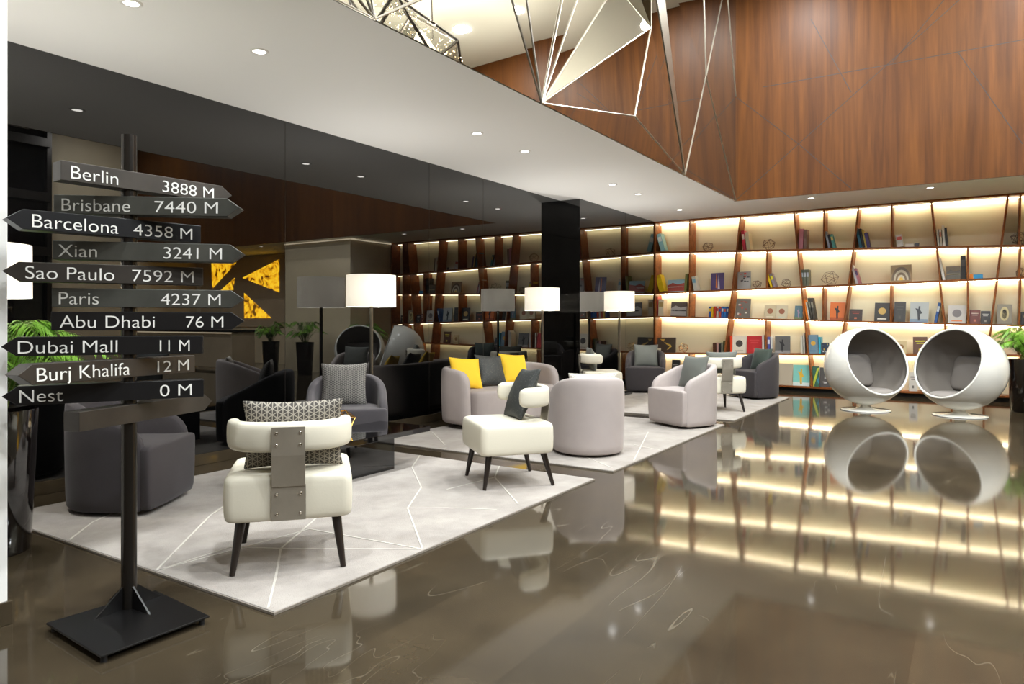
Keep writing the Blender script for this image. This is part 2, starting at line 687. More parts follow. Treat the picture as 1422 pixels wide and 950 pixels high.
for p, q in (((1022, 278), (1332, 0)), ((1024, 136), (1109.5, 200.5)), ((1109.5, 200.5), (1182, 262)), ((1059.6, 121), (1235.5, 89.6)),
             ((1235.5, 89.6), (1422, 55)), ((1126, 26.6), (1182, 128)), ((1240, 86), (1360, -60)), ((1330, 72), (1420, 200))):
    wood_joint(p, q)

# faceted mirror fascia along the atrium edge
b = MB(); b.box(XR, XW + .3, YM + .9, YM + .95, H0 + .2, H1)
wu = structure(b.build('wall_upper_left', M['paint']))
V = {
    'b0': (XR, 3.31), 'Vm': (3.466, 3.31), 'V0': (5.65, 3.31), 'V1': (9.536, 3.31), 'c0': (XW, 3.31), 'c': (XW, 5.06), 'ct': (XW, H1),
    'T': (8.3, 6.15), 'P1': (8.307, 4.932), 'P2': (7.731, 3.687), 'P3': (10.622, 5.004),
    'tl': (XR, H1), 'ta': (1.2, H1), 'tb': (2.78, H1), 'tc': (4.58, H1), 'td': (7.72, H1), 'te': (10.30, H1), 'tf': (11.5, H1),
    'R1': (5.0, 4.36),
}
DY = {'P2': -.03, 'P3': .05, 'R1': .02, 'tb': .03, 'td': .04, 'c': .0}


def fv(k, extra=0.0):
    x, z = V[k]
    return Vector((x, YM + DY.get(k, 0) + extra, z))


TRIS = [('V0', 'P2', 'P1'), ('V0', 'V1', 'P2'), ('P2', 'V1', 'P1'), ('P1', 'V1', 'T'), ('V1', 'P3', 'T'), ('V1', 'c0', 'P3'),
        ('c0', 'c', 'P3'), ('P3', 'c', 'tf'), ('c', 'ct', 'tf'), ('P3', 'tf', 'te'), ('T', 'P3', 'te'), ('T', 'te', 'td'), ('V0', 'T', 'td'),
        ('V0', 'td', 'tc'), ('V0', 'tc', 'R1'), ('R1', 'tc', 'tb'), ('Vm', 'V0', 'R1'), ('Vm', 'R1', 'tb'), ('Vm', 'tb', 'ta'), ('Vm', 'ta', 'tl'), ('b0', 'Vm', 'tl')]
edges = set()
for tr in TRIS:
    pts = [fv(k) for k in tr]
    bb = MB()
    bb.rings([pts, [p + Vector((0, .006, 0)) for p in pts]])
    bb.build('mirror_pane', M['mirror'], wu)
    for i in range(3):
        edges.add(tuple(sorted((tr[i], tr[(i + 1) % 3]))))
# the leaning pane that mirrors the atrium ceiling, and its two reveals
pts = [fv('V0'), fv('P1'), fv('T', .42)]
bb = MB(); bb.rings([pts, [p + Vector((0, .006, 0)) for p in pts]])
bb.build('leaning_mirror_pane', M['mirror'], wu)
bb = MB(); bb.poly([fv('V0'), fv('T'), fv('T', .42)]); bb.poly([fv('P1'), fv('T'), fv('T', .42)])
bb.build('pane_reveal', M['mirror'], wu)
# the narrow blade that rises from the edge
q1, q2, v1 = Vector((8.27, YM - .01, 5.75)), Vector((8.47, YM - .07, 5.75)), Vector((9.536, YM - .01, 3.315))
q3 = Vector((8.36, YM + .09, 5.75))
bb = MB(); bb.rings([[q1, q2, q3], [v1 + Vector((-.004, 0, 0)), v1 + Vector((.004, 0, 0)), v1 + Vector((0, .006, 0))]])
bb.build('metal_blade', M['strip_metal'], wu)
skip = {('P1', 'V1'), ('T', 'V1'), ('P3', 'c'), ('c0', 'P3'), ('T', 'te'), ('b0', 'tl'), ('P3', 'T'), ('c', 'c0'), ('c', 'ct'), ('ct', 'tf'), ('b0', 'Vm'), ('V0', 'Vm'), ('V0', 'V1'), ('V1', 'c0')}
for e in sorted(edges):
    if e in skip or (e[0].startswith('t') and e[1].startswith('t')):
        continue
    bb = MB(); bb.rod(fv(e[0], -.004), fv(e[1], -.004), .0075, n=6)
    bb.build('metal_strip', M['strip_metal'], wu)
bb = MB(); bb.rod(fv('Vm', -.004), (4.95, YM - .004, 4.28), .0075, n=6); bb.build('metal_strip', M['strip_metal'], wu)
bb = MB(); bb.rod(fv('V0', -.004), (6.9, YM - .004, H1), .0075, n=6); bb.build('metal_strip', M['strip_metal'], wu)
bb = MB(); bb.rod(fv('V0', -.004), fv('P1', -.004), .011, n=6); bb.build('metal_strip', M['strip_metal'], wu)

# rest of the hall, seen only in the mirrors
b = MB(); b.box(XR - .1, XR, YE, YA, 0, H1)
structure(b.build('wall_rear', M['dark_stone']))
b = MB(); b.box(12.28, XS + .45, -3.41, -1.03, 0, H0 - .06)
structure(b.build('wall_right', M['beige']))
b = MB(); b.box(XS + .34, XS + .44, YE, YA, 0, H0)
structure(b.build('wall_back', M['beige']))
b = MB(); b.box(9.5, XS + .4, YE - .1, YE, 0, H1)
structure(b.build('wall_far', M['beige']))
b = MB(); b.box(XR, 9.5, YE - .1, YE, 0, H1)
wn = structure(b.build('window_1', M['dark_window']))
for x in [XR + 1.25 * k for k in range(1, 11)]:
    b = MB(); b.box(x - .06, x + .06, YE, YE + .15, 0, H1); b.build('mullion', M['dark_metal'], wn)
for z in (3.2, 4.7, 6.2):
    b = MB(); b.box(XR, 9.5, YE, YE + .25, z - .12, z + .12); b.build('transom', M['dark_metal'], wn)
b = MB(); b.box(12.25, 12.27, -3.41, -1.03, H0 - .05, H0 - .02); b.box(12.27, XS, -1.02, -1.0, H0 - .05, H0 - .02)
structure(b.build('trim_cove', M['cove_led']))

dk = empty('reception_desk', (11.6, -6.6, 0), 0, 'long stone reception desk seen only as a dim reflection in the black glass', 'desk')
b = MB(); b.box(-.35, .35, -2.6, 2.4, .08, 1.0); b.build('desk_body', M['desk'], dk, bevel=.01)
b = MB(); b.box(-.45, .4, -2.65, 2.45, 1.0, 1.05); b.build('counter_top', M['black'], dk, bevel=.005)
b = MB(); b.box(-.37, -.355, -2.6, 2.4, .96, .99); b.build('led_strip', M['cove_led'], dk)
onx = empty('onyx_wall_panel', (XS + .33, -6.8, 1.4), 0, 'wall panel of backlit yellow onyx triangles reflected in the black glass', 'wall panel')
b = MB(); b.box(-.03, .01, -2.9, 1.7, -.3, 1.85); b.build('backing', M['desk'], onx)
ONYX = (((-.72, 1.23), (1.02, 1.73), (1.02, .74)), ((-.63, .75), (-.63, -.03), (.66, -.03)), ((-2.31, 1.77), (-1.04, 1.72), (-2.27, .93)), ((-1.82, .87), (-1.11, 1.24), (-1.19, .86)))
for tri in ONYX:
    b = MB(); b.prism(tri, -.045, -.03, 'X'); b.build('onyx_triangle', M['onyx'], onx)

# ------------------------------------------------------------------ downlights
def downlight(x, y, z, energy, label, group, r=.06, spot=150, cat='downlight', lamp=True):
    t = empty('downlight', (x, y, z), 0, label, cat, group)
    b = MB(); b.lathe([(r * .78, -.001), (r * .78, -.006), (r, -.007), (r * 1.12, -.004), (r * 1.15, 0)], 24, cap0=False, cap1=False); b.build('trim_ring', M['trim_white'], t, smooth=True)
    b = MB(); b.lathe([(r * .8, -.0035), (r * .8, -.002)], 24); b.build('lens', M['lens'], t)
    if lamp:
        if z > 5:
            light('beam', 'AREA', (0, 0, -.012), energy, NEUT, t, shape='DISK', size=.30)
        else:
            light('beam', 'SPOT', (0, 0, -.03), energy, NEUT, t, spot_size=R(spot), spot_blend=1.0, shadow_soft_size=.08)
    return t


names_low = ['above the signpost beside the white pillar', 'above the back of the nearest ivory chair', 'above the end of the near rug', 'above the pale sofa',
             'above the gap between the middle and far rugs', 'above the far rug', 'in the corner nearest the black glass']
for i, x in enumerate((2.45, 3.41, 6.18, 7.15, 9.59, 10.55, 12.45)):
    downlight(x, 4.47, H0, E_DOWN, 'round recessed ceiling downlight ' + names_low[i], 'lounge ceiling downlights')
for i, y in enumerate((2.24, .55, -1.1, -4.6, -6.4, -8.2)):
    lab = ('above the left end of the shelves under the walnut wall', 'above the ball chairs', 'beyond the right edge above the potted palm')[i] if i < 3 else 'above the reception desk, number %s from the shelves' % ('one', 'two', 'three')[i - 3]
    downlight(12.45, y, H0, E_DOWN * (1.0 if i < 3 else 30.0), 'round recessed ceiling downlight ' + lab, 'bookcase ceiling downlights')
k = 0
for x in (.2, 3.6, 7.0, 10.4):
    for y in (2.4, -1.04, -4.5, -8.0):  # grid extended past the known fixture, extra rows added to brighten the hall
        if x > 10 and -5 < y < -4:
            continue
        downlight(x, y, H1, E_HIGH, 'round downlight of the partly added grid in the upper atrium ceiling', 'atrium ceiling downlights', r=.13, spot=140)

# ------------------------------------------------------------------ bookcase
YL, YR = YB, -1.02
DEPTH = .33
UA, UB = 908.0, 1344.0
SHELF_V = [(308, 274), (349.6, 341), (406.4, 387.4), (438.6, 449.4), (490.0, 492.5), (531, 547)]


def shelf_z(i, y):
    ya, za = on_x(UA, SHELF_V[i][0], XS)
    yb, zb = on_x(UB, SHELF_V[i][1], XS)
    if i == 0:
        return H0 - .002
    if i == 5:
        return .10
    return za + (zb - za) * (y - ya) / (yb - ya)


bc = empty('bookcase', (XS, 0, 0), 0, 'full-wall walnut bookcase with slanting dividers and lit cream back', 'bookcase')
b = MB(); b.box(DEPTH, DEPTH + .012, YR, YL, .08, H0); b.build('back_panel', M['shelf_back'], bc)
b = MB(); b.box(.10, DEPTH, YR, YL, 0, .085); b.build('plinth', M['black'], bc)
TH = .03
for i in range(6):
    zl, zr = shelf_z(i, YL), shelf_z(i, YR)
    b = MB()
    b.rings([[(0, YL, zl), (DEPTH, YL, zl), (DEPTH, YL, zl - TH), (0, YL, zl - TH)], [(0, YR, zr), (DEPTH, YR, zr), (DEPTH, YR, zr - TH), (0, YR, zr - TH)]])
    b.build('shelf', M['wood_shelf'], bc, bevel=.002)
    if i < 5:
        b = MB()
        b.rings([[(DEPTH - .075, YL, zl - TH), (DEPTH - .055, YL, zl - TH), (DEPTH - .055, YL, zl - TH - .008), (DEPTH - .075, YL, zl - TH - .008)],
                 [(DEPTH - .075, YR, zr - TH), (DEPTH - .055, YR, zr - TH), (DEPTH - .055, YR, zr - TH - .008), (DEPTH - .075, YR, zr - TH - .008)]])
        b.build('led_strip', M['led'], bc)
DIV = [
    [(909.5, 909.5), (957.6, 957.6), (1028, 1022.9), (1102.6, 1107), (1144.2, 1144), (1192, 1185.6), (1238.4, 1238), (1293, 1299.6), (1400, 1391)],
    [(909.5, 909.5), (957.6, 957.6), (1022.5, 1017), (1065, 1064.6), (1107.5, 1113), (1185, 1178.4), (1300.6, 1305.6), (1344, 1344), (1390.6, 1385)],
    [(909.5, 909.5), (957.5, 957), (1017, 1011.5), (1113, 1117.2), (1143, 1142.6), (1179, 1172.5), (1237.2, 1237.2), (1304.8, 1311.5), (1343.7, 1344.5), (1385, 1376.7)],
    [(909.5, 909.5), (1012.4, 1006), (1063.6, 1063.6), (1117.6, 1122), (1172.6, 1165), (1312, 1318), (1377, 1370)],
    [(909.5, 909.5), (956.7, 956.7), (1005, 1000), (1052, 1052), (1123, 1127.6), (1188, 1184), (1318, 1322), (1366, 1366)],
]
for i, row in enumerate(DIV):
    lst = [(y_at(u0, XS), y_at(u1, XS)) for u0, u1 in row] + [(-.62, -.60), (YR + .015, YR + .015)]
    for y0, y1 in lst:
        z1, z0 = shelf_z(i, y0) - TH, shelf_z(i + 1, y1)
        h = .0135
        b = MB()
        b.rings([[(0, y1 - h, z0), (DEPTH, y1 - h, z0), (DEPTH, y1 + h, z0), (0, y1 + h, z0)], [(0, y0 - h, z1), (DEPTH, y0 - h, z1), (DEPTH, y0 + h, z1), (0, y0 + h, z1)]])
        b.build('divider', M['wood_shelf'], bc, bevel=.002)

# ------------------------------------------------------------------ books and wire ornaments on the shelves
PXM = 14.0          # px -> m at the shelf, roughly f / depth is applied per book


def m_per_px(u):
    a = (u - CX) / F_PX
    return (XS + .08) / (FC + a * FS) / F_PX


def art_patch(kind, w, h, accent, parent):
    """Cover artwork: thin printed shapes on the front board (front faces -X, width along Y)."""
    rnd = random.Random(kind * 31 + int(w * 1000))
    x0, x1 = -.0012, .0
    m2 = [book_mat(c) for c in accent]
    def rect(y0, y1, z0, z1, mt):
        b = MB(); b.box(x0, x1, y0 * w, y1 * w, z0 * h, z1 * h); b.build('cover_art', mt, parent)
    def disc(cy, cz, rr, mt):
        b = MB(); b.prism([(cy * w + rr * w * math.cos(2 * PI * k / 14), cz * h + rr * w * math.sin(2 * PI * k / 14)) for k in range(14)], x0, x1, 'X'); b.build('cover_art', mt, parent)
    def shp(pts, mt):
        b = MB(); b.prism([(p * w, q * h) for p, q in pts], x0, x1, 'X'); b.build('cover_art', mt, parent)
    if kind == 1:      # landscape: ground and sky bands with a ridge
        shp([(-.5, .04), (.5, .04), (.5, .55), (.2, .75), (-.1, .6), (-.5, .7)], m2[0])
        rect(-.46, .46, .36, .44, m2[1])
    elif kind == 2:    # tower
        shp([(-.02, .1), (.12, .12), (.10, .9), (.05, .95)], m2[0]); shp([(-.2, .04), (-.04, .04), (-.09, .95)], m2[1])
    elif kind == 3:    # collage
        for k in range(10):
            y, z = rnd.uniform(-.42, .25), rnd.uniform(.05, .85)
            rect(y, y + rnd.uniform(.1, .2), z, z + rnd.uniform(.04, .1), m2[k % len(m2)])
    elif kind == 4:    # figure
        shp([(-.06, .08), (.06, .08), (.1, .5), (.22, .7), (.05, .66), (.04, .8), (-.05, .8), (-.05, .62), (-.16, .45), (-.04, .4)], m2[0]); rect(-.5, .5, .0, .16, m2[-1])
    elif kind == 5:    # disc and text
        disc(.0, .55, .26, m2[0]); rect(-.3, .3, .1, .16, m2[-1])
    elif kind == 6:    # arches
        for k, rr in enumerate((.46, .36, .27, .18, .1)):
            b = MB()
            pts = [(rr * w * math.cos(PI * j / 12), .1 * h + rr * 1.7 * h * math.sin(PI * j / 12)) for j in range(13)]
            b.prism(pts, x0 - .0003 * k, x1, 'X'); b.build('cover_art', m2[k % len(m2)], parent)
    elif kind == 7:    # title lines
        rect(-.32, .32, .72, .78, m2[0]); rect(-.25, .25, .6, .65, m2[0]); rect(-.1, .1, .15, .3, m2[-1])
    elif kind == 8:    # portrait oval
        shp([(.3 * math.cos(2 * PI * k / 16), .52 + .36 * math.sin(2 * PI * k / 16)) for k in range(16)], m2[0])
        shp([(.16 * math.cos(2 * PI * k / 16), .52 + .24 * math.sin(2 * PI * k / 16)) for k in range(16)], m2[-1])
    elif kind == 9:    # map
        shp([(.3, .9), (.05, .9), (.15, .72)], m2[0]); shp([(.1, .72), (-.25, .52), (-.3, .4), (-.12, .2), (-.05, .18), (-.2, .42), (-.02, .55)], m2[0]); rect(.25, .45, .15, .3, m2[-1])
    elif kind == 10:   # swirl
        shp([(.5, .0), (.2, .0), (-.2, .5), (-.5, .95), (-.2, .9), (.1, .55)], m2[0]); shp([(-.5, .1), (-.2, .3), (-.5, .5)], m2[-1])


def add_book(name, loc, w, h, d, color, pages=True, spine_x=True):
    """A closed book standing with its front board towards -X: boards and spine, page block."""
    t = empty(name, loc)
    e = .003
    b = MB()
    b.box(0, e, -w / 2, w / 2, 0, h)
    b.box(d - e, d, -w / 2, w / 2, 0, h)
    b.box(0, d, w / 2 - e, w / 2, 0, h)
    b.build('cover', color, t)
    b = MB(); b.box(e, d - e, -w / 2 + .004, w / 2 - e, .004, h - .004); b.build('page_block', M['paper'], t)
    return t


def put_book(row, u0, u1, hpx, style, rgb, label, group, lean=0, art=0, accent=(), depth_in=None):
    """style F: cover to the room; S: spine to the room; L: lying flat."""
    mt = book_mat(rgb)
    k = m_per_px((u0 + u1) / 2)
    xx = XS + (.07 if depth_in is None else depth_in)
    ya, yb = y_at(u0, xx), y_at(u1, xx)
    h = hpx * k
    yc = (ya + yb) / 2
    wid = ya - yb
    z = shelf_z(row, yc)
    if style == 'F':
        t = add_book('book', (xx, yc, z + .0015), wid, h, .024, mt)
        if art:
            art_patch(art, wid, h, accent, t)
        ang = math.atan2(shelf_z(row, yc + .5) - shelf_z(row, yc - .5), 1.0)
        t.rotation_euler = (ang, R(8), 0)
        t.location.z += .001
    elif style == 'S':
        wd = max(.016, wid)
        dd = min(.2, max(.13, h * .68))
        t = empty('book', (xx, yc, z))
        e = .0025
        b = MB()
        b.box(0, dd, -wd / 2, -wd / 2 + e, 0, h); b.box(0, dd, wd / 2 - e, wd / 2, 0, h); b.box(0, e, -wd / 2, wd / 2, 0, h)
        b.build('cover', mt, t)
        b = MB(); b.box(e, dd - .004, -wd / 2 + e, wd / 2 - e, .004, h - .004); b.build('page_block', M['paper'], t)
        if accent:
            b = MB(); b.box(-.0008, 0, -wd / 2 * .8, wd / 2 * .8, h * .55, h * .82); b.build('spine_label', book_mat(accent[0]), t)
        ang = math.atan2(shelf_z(row, yc + .5) - shelf_z(row, yc - .5), 1.0)
        t.rotation_euler = (ang - R(lean), 0, 0)
        # pivot: keep the lowest edge on the shelf
        s = abs(math.sin(R(lean))) * wd / 2
        t.location.z = z + s + .001
        if lean > 0:
            t.location.y = yc - math.sin(R(lean)) * h * .5
        elif lean < 0:
            t.location.y = yc - math.sin(R(lean)) * h * .5
    else:
        t = empty('book', (xx, yc, z + .001))
        hh = h
        b = MB()
        b.box(0, .17, -wid / 2, wid / 2, 0, .003); b.box(0, .17, -wid / 2, wid / 2, hh - .003, hh); b.box(0, .003, -wid / 2, wid / 2, 0, hh)
        b.build('cover', mt, t)
        b = MB(); b.box(.003, .166, -wid / 2 + .004, wid / 2 - .004, .003, hh - .003); b.build('page_block', M['paper'], t)
        ang = math.atan2(shelf_z(row, yc + .5) - shelf_z(row, yc - .5), 1.0)
        t.rotation_euler = (ang, 0, 0)
    tag(t, label, 'book', group)
    return t


G = ['books on the top shelf row', 'books on the second shelf row', 'books on the third shelf row', 'books on the fourth shelf row', 'books on the lowest shelf row']
BK = [
    # row (shelf index they stand on), u0, u1, height px, style, rgb, label, lean, art, accents
    (1, 914, 920, 25, 'S', (150, 200, 205), 'white and teal book leaning at the left end of the top row', 18, 0, ((236, 240, 236),)),
    (1, 1030, 1034, 27, 'S', (196, 34, 66), 'crimson book leaning beside a cream one on the top row', 8, 0, ((240, 225, 215),)),
    (1, 1035, 1040, 25, 'S', (226, 214, 180), 'cream book leaning on a crimson one, top row', 8, 0, ()),
    (1, 1108.5, 1115, 28, 'S', (214, 140, 158), 'thick pink book upright against a divider on the top row', 0, 0, ()),
    (1, 1115.5, 1120, 27, 'S', (150, 118, 106), 'taupe book beside the thick pink one, top row', 0, 0, ()),
    (1, 1147, 1150, 24, 'S', (176, 190, 214), 'pale blue book leaning first in its trio, top row', 14, 0, ()),
    (1, 1150.5, 1153.5, 20, 'S', (40, 38, 44), 'black thin book leaning between pale blue and teal ones, top row', 14, 0, ()),
    (1, 1154, 1157.5, 20, 'S', (90, 170, 168), 'teal book leaning last in its trio, top row', 14, 0, ((225, 200, 110),)),
    (1, 1190, 1194, 28, 'S', (34, 110, 140), 'tall petrol blue book leaning at the head of a row of four, top row', 13, 0, ()),
    (1, 1194.5, 1198, 27, 'S', (30, 30, 36), 'black book leaning behind the petrol blue one, top row', 13, 0, ()),
    (1, 1198.5, 1201, 25, 'S', (222, 196, 96), 'thin yellow book leaning between black and purple ones, top row', 13, 0, ()),
    (1, 1201.5, 1206, 21, 'S', (78, 62, 128), 'purple book leaning last of four, top row', 13, 0, ()),
    (1, 1244, 1253, 17, 'S', (232, 228, 222), 'white thick book with a coloured band at its top, top row', 10, 0, ((208, 90, 80),)),
    (1, 1257, 1269, 5, 'L', (232, 224, 206), 'white book lying flat on the top row', 0, 0, ()),
    (1, 1270, 1276, 5, 'L', (86, 84, 92), 'small slate book lying flat on the top row', 0, 0, ()),
    (1, 1300.5, 1303.5, 24, 'S', (228, 224, 210), 'short white book first of the pale leaning set, top row', 6, 0, ()),
    (1, 1304, 1307.5, 24, 'S', (216, 204, 184), 'ivory book second of the pale leaning set, top row', 6, 0, ((196, 120, 90),)),
    (1, 1308, 1311.5, 29, 'S', (240, 236, 226), 'tall white book standing above its neighbours, top row', 6, 0, ()),
    (1, 1312, 1315, 26, 'S', (56, 50, 50), 'dark book at the end of the pale leaning set, top row', 6, 0, ()),

    (2, 913, 920, 24, 'S', (238, 206, 30), 'bright yellow spined book leaning at the left end of the second row', 14, 0, ((246, 220, 40),)),
    (2, 927, 950, 17, 'F', (168, 206, 220), 'wide landscape photo book with pale sky and red ground, second row', 0, 1, ((176, 84, 72), (236, 230, 220))),
    (2, 951, 954.5, 24, 'S', (128, 130, 68), 'olive green book leaning to the right on the second row', -6, 0, ()),
    (2, 962, 967, 20, 'S', (206, 206, 196), 'off-white book with a blue mark leaning on the second row', 9, 0, ((120, 170, 190),)),
    (2, 987, 1005, 24, 'F', (82, 66, 116), 'purple book with a white tower and orange flame on its cover', 0, 2, ((232, 130, 50), (214, 204, 214))),
    (2, 1024, 1042, 24, 'F', (150, 144, 138), 'grey photo book crossed by a red band, second row', 0, 3, ((48, 44, 44), (206, 70, 44), (70, 66, 64))),
    (2, 1067, 1070, 21, 'S', (240, 202, 20), 'yellow book leaning on a grey one, second row', 16, 0, ()),
    (2, 1071, 1075, 20, 'S', (140, 126, 136), 'grey violet book leaning beside a yellow one, second row', 16, 0, ((226, 214, 40),)),
    (2, 1112.5, 1116, 23, 'S', (98, 104, 86), 'left book of a matching sage green trio, second row', 0, 0, ((190, 200, 210),)),
    (2, 1116.3, 1119.7, 23, 'S', (102, 106, 88), 'centre book of a matching sage green trio, second row', 0, 0, ((196, 200, 206),)),
    (2, 1120, 1123.5, 23, 'S', (110, 110, 90), 'right-hand book of a matching sage green trio, second row', 0, 0, ((190, 196, 206),)),
    (2, 1185, 1188.5, 27, 'S', (196, 186, 186), 'pale grey book leaning against a slanted divider, second row', 14, 0, ()),
    (2, 1189, 1192.5, 22, 'S', (176, 110, 120), 'dusty pink book leaning on a pale grey one, second row', 14, 0, ((90, 70, 110),)),
    (2, 1237, 1266, 24, 'F', (150, 116, 66), 'large brown book with concentric arches on its cover', 0, 6, ((104, 78, 46), (196, 180, 150), (112, 84, 50), (206, 190, 160), (230, 180, 40))),
    (2, 1306, 1310, 31, 'S', (232, 226, 214), 'tall white book leaning alone on the second row', 10, 0, ()),
    (2, 1314, 1334, 19, 'F', (112, 88, 52), 'brown landscape photo book beside a tall black book', 0, 1, ((72, 60, 36), (180, 160, 110))),
    (2, 1334.5, 1341.5, 33, 'S', (42, 38, 36), 'tall black book against a divider, second row', 0, 0, ((90, 84, 78),)),
    (2, 1346.5, 1351, 7, 'L', (236, 134, 30), 'orange book lying flat on the second row', 0, 0, ()),
    (2, 1352, 1365, 6, 'L', (60, 160, 214), 'sky blue book lying flat beside an orange one', 0, 0, ()),

    (3, 908.5, 912.5, 27, 'S', (186, 64, 62), 'red book upright at the left end of the third row', 0, 0, ()),
    (3, 914, 921, 23, 'S', (220, 208, 180), 'cream book with gold tracery on its spine, third row', 0, 0, ((176, 150, 96),)),
    (3, 931, 953, 20, 'F', (104, 92, 84), 'wide grey book with a misty mountain photo', 0, 1, ((188, 182, 176), (70, 62, 58))),
    (3, 984, 987, 14.5, 'S', (50, 90, 180), 'blue paperback first in the bright set, third row', 0, 0, ((240, 200, 60),)),
    (3, 987.5, 990.5, 14, 'S', (240, 190, 40), 'yellow paperback second in the bright set, third row', 0, 0, ()),
    (3, 991, 994, 15, 'S', (210, 70, 40), 'vermilion paperback third in the bright set, third row', 0, 0, ()),
    (3, 994.5, 997.5, 15.5, 'S', (224, 214, 206), 'white paperback fourth in the bright set, third row', 0, 0, ((200, 60, 60),)),
    (3, 998, 1001, 14.5, 'S', (220, 84, 60), 'coral paperback fifth in the bright set, third row', 0, 0, ((70, 90, 170),)),
    (3, 1001.5, 1004.5, 15, 'S', (40, 110, 200), 'cobalt paperback sixth in the bright set, third row', 0, 0, ((230, 230, 230),)),
    (3, 1005, 1008, 14.5, 'S', (52, 130, 210), 'azure paperback seventh in the bright set, third row', 0, 0, ((220, 90, 60),)),
    (3, 1008.5, 1011.3, 15, 'S', (36, 84, 176), 'royal blue paperback last in the bright set, third row', 0, 0, ((230, 230, 230),)),
    (3, 1021, 1041, 27, 'F', (112, 104, 94), 'tall grey book covered in red and cream photo snippets', 0, 3, ((180, 82, 62), (214, 206, 190), (150, 76, 60))),
    (3, 1061, 1076.8, 19, 'F', (212, 196, 160), 'cream book with a brown figure facing right, left of a pair', 0, 5, ((166, 106, 74), (236, 226, 204))),
    (3, 1077.2, 1093, 19, 'F', (220, 206, 174), 'cream book with a brown figure facing left, right of a pair', 0, 5, ((160, 98, 70), (206, 214, 196))),
    (3, 1103, 1114, 19, 'F', (86, 120, 132), 'teal book with a violet figure beside a slanted divider', 0, 4, ((160, 136, 160), (120, 130, 90))),
    (3, 1117, 1120, 28, 'S', (240, 130, 24), 'orange book leaning by the slanted divider, third row', 12, 0, ()),
    (3, 1120.5, 1122.5, 24, 'S', (226, 222, 210), 'thin white book leaning behind the orange one, third row', 12, 0, ()),
    (3, 1123, 1126, 30, 'S', (58, 56, 50), 'tall black book leaning third from the divider', 10, 0, ((140, 136, 120),)),
    (3, 1126.5, 1130, 30, 'S', (72, 68, 62), 'tall charcoal book leaning last of four, third row', 10, 0, ((150, 146, 130),)),
    (3, 1152, 1173, 25, 'F', (224, 112, 30), 'orange book with a black leaping dancer', 0, 4, ((36, 26, 22), (180, 84, 30))),
    (3, 1179, 1197, 16, 'F', (58, 42, 34), 'small dark brown book with red lettering', 0, 7, ((160, 60, 40), (190, 100, 60))),
    (3, 1214, 1235, 26, 'F', (44, 38, 34), 'black book with a gold ring and white flame', 0, 5, ((206, 166, 84), (236, 226, 206))),
    (3, 1241, 1257, 28, 'F', (48, 44, 40), 'plain black book with faint vertical title', 0, 7, ((70, 66, 58), (70, 66, 58))),
    (3, 1263, 1289, 28, 'F', (184, 188, 186), 'pale grey book with a dark standing figure and skyline', 0, 4, ((50, 52, 58), (128, 148, 168))),
    (3, 1299.5, 1303.5, 28, 'S', (56, 94, 156), 'blue book leaning to the right against a divider', -9, 0, ((220, 226, 232),)),
    (3, 1316, 1341, 25, 'F', (206, 200, 192), 'white book with grey arcs and an orange square', 0, 5, ((120, 112, 112), (230, 130, 60))),
    (3, 1346, 1361, 19, 'F', (112, 48, 40), 'maroon book with pale title lines', 0, 7, ((214, 196, 180), (200, 120, 90))),
    (3, 1361.5, 1375, 18, 'F', (42, 38, 40), 'small black book right of a maroon one', 0, 7, ((190, 186, 180), (160, 150, 140))),
    (3, 1384, 1405, 28, 'F', (150, 142, 124), 'grey book with a cream oval portrait', 0, 8, ((220, 204, 150), (70, 62, 50))),
    (3, 1417, 1432, 18, 'F', (40, 36, 34), 'black book at the far right above the palm', 0, 7, ((190, 170, 120), (120, 110, 90))),

    (4, 911, 938, 21, 'F', (74, 60, 48), 'wide brown book with a golden map', 0, 9, ((222, 182, 84), (226, 216, 190))),
    (4, 990, 994.5, 14, 'S', (88, 52, 34), 'brown book first in a short row of five, fourth row', 0, 0, ()),
    (4, 995, 998, 14, 'S', (212, 170, 166), 'pink book second in a short row of five', 0, 0, ()),
    (4, 998.5, 1001, 13, 'S', (40, 36, 38), 'black book third in a short row of five', 0, 0, ()),
    (4, 1001.5, 1004, 14.5, 'S', (140, 138, 122), 'grey book fourth in a short row of five', 0, 0, ()),
    (4, 1004.5, 1007, 17, 'S', (86, 92, 50), 'olive book last in a short row of five', 0, 0, ()),
    (4, 1014, 1016.3, 24, 'S', (240, 70, 30), 'vivid red-orange thin book beside a white portrait cover', 0, 0, ()),
    (4, 1016.8, 1036, 24, 'F', (226, 216, 196), 'white book with a small round dark portrait', 0, 5, ((70, 62, 56), (180, 170, 154))),
    (4, 1037, 1058, 24, 'F', (186, 30, 34), 'plain bright red book facing out', 0, 7, ((200, 60, 60), (200, 60, 60))),
    (4, 1058.5, 1061.5, 25, 'S', (232, 226, 214), 'thin white book right of the plain red one', 0, 0, ()),
    (4, 1066, 1069.5, 23, 'S', (88, 96, 176), 'violet blue book against a divider, fourth row', 0, 0, ((226, 226, 236),)),
    (4, 1070, 1073, 23, 'S', (226, 222, 216), 'white book beside a violet blue one', 0, 0, ()),
    (4, 1076, 1097, 24, 'F', (96, 94, 92), 'grey book with a black and white seated figure', 0, 4, ((40, 38, 38), (150, 148, 146))),
    (4, 1112, 1115, 25, 'S', (228, 222, 206), 'shorter of two white books by the slanted divider, fourth row', 0, 0, ()),
    (4, 1115.5, 1118, 28, 'S', (236, 230, 216), 'taller of two white books by the slanted divider, fourth row', 0, 0, ()),
    (4, 1122.5, 1136, 26, 'F', (104, 136, 156), 'slate blue book with an ochre shape', 0, 5, ((212, 164, 60), (84, 116, 140))),
    (4, 1136.8, 1140, 23, 'S', (60, 176, 206), 'thin cyan book next to a slate blue one', 0, 0, ()),
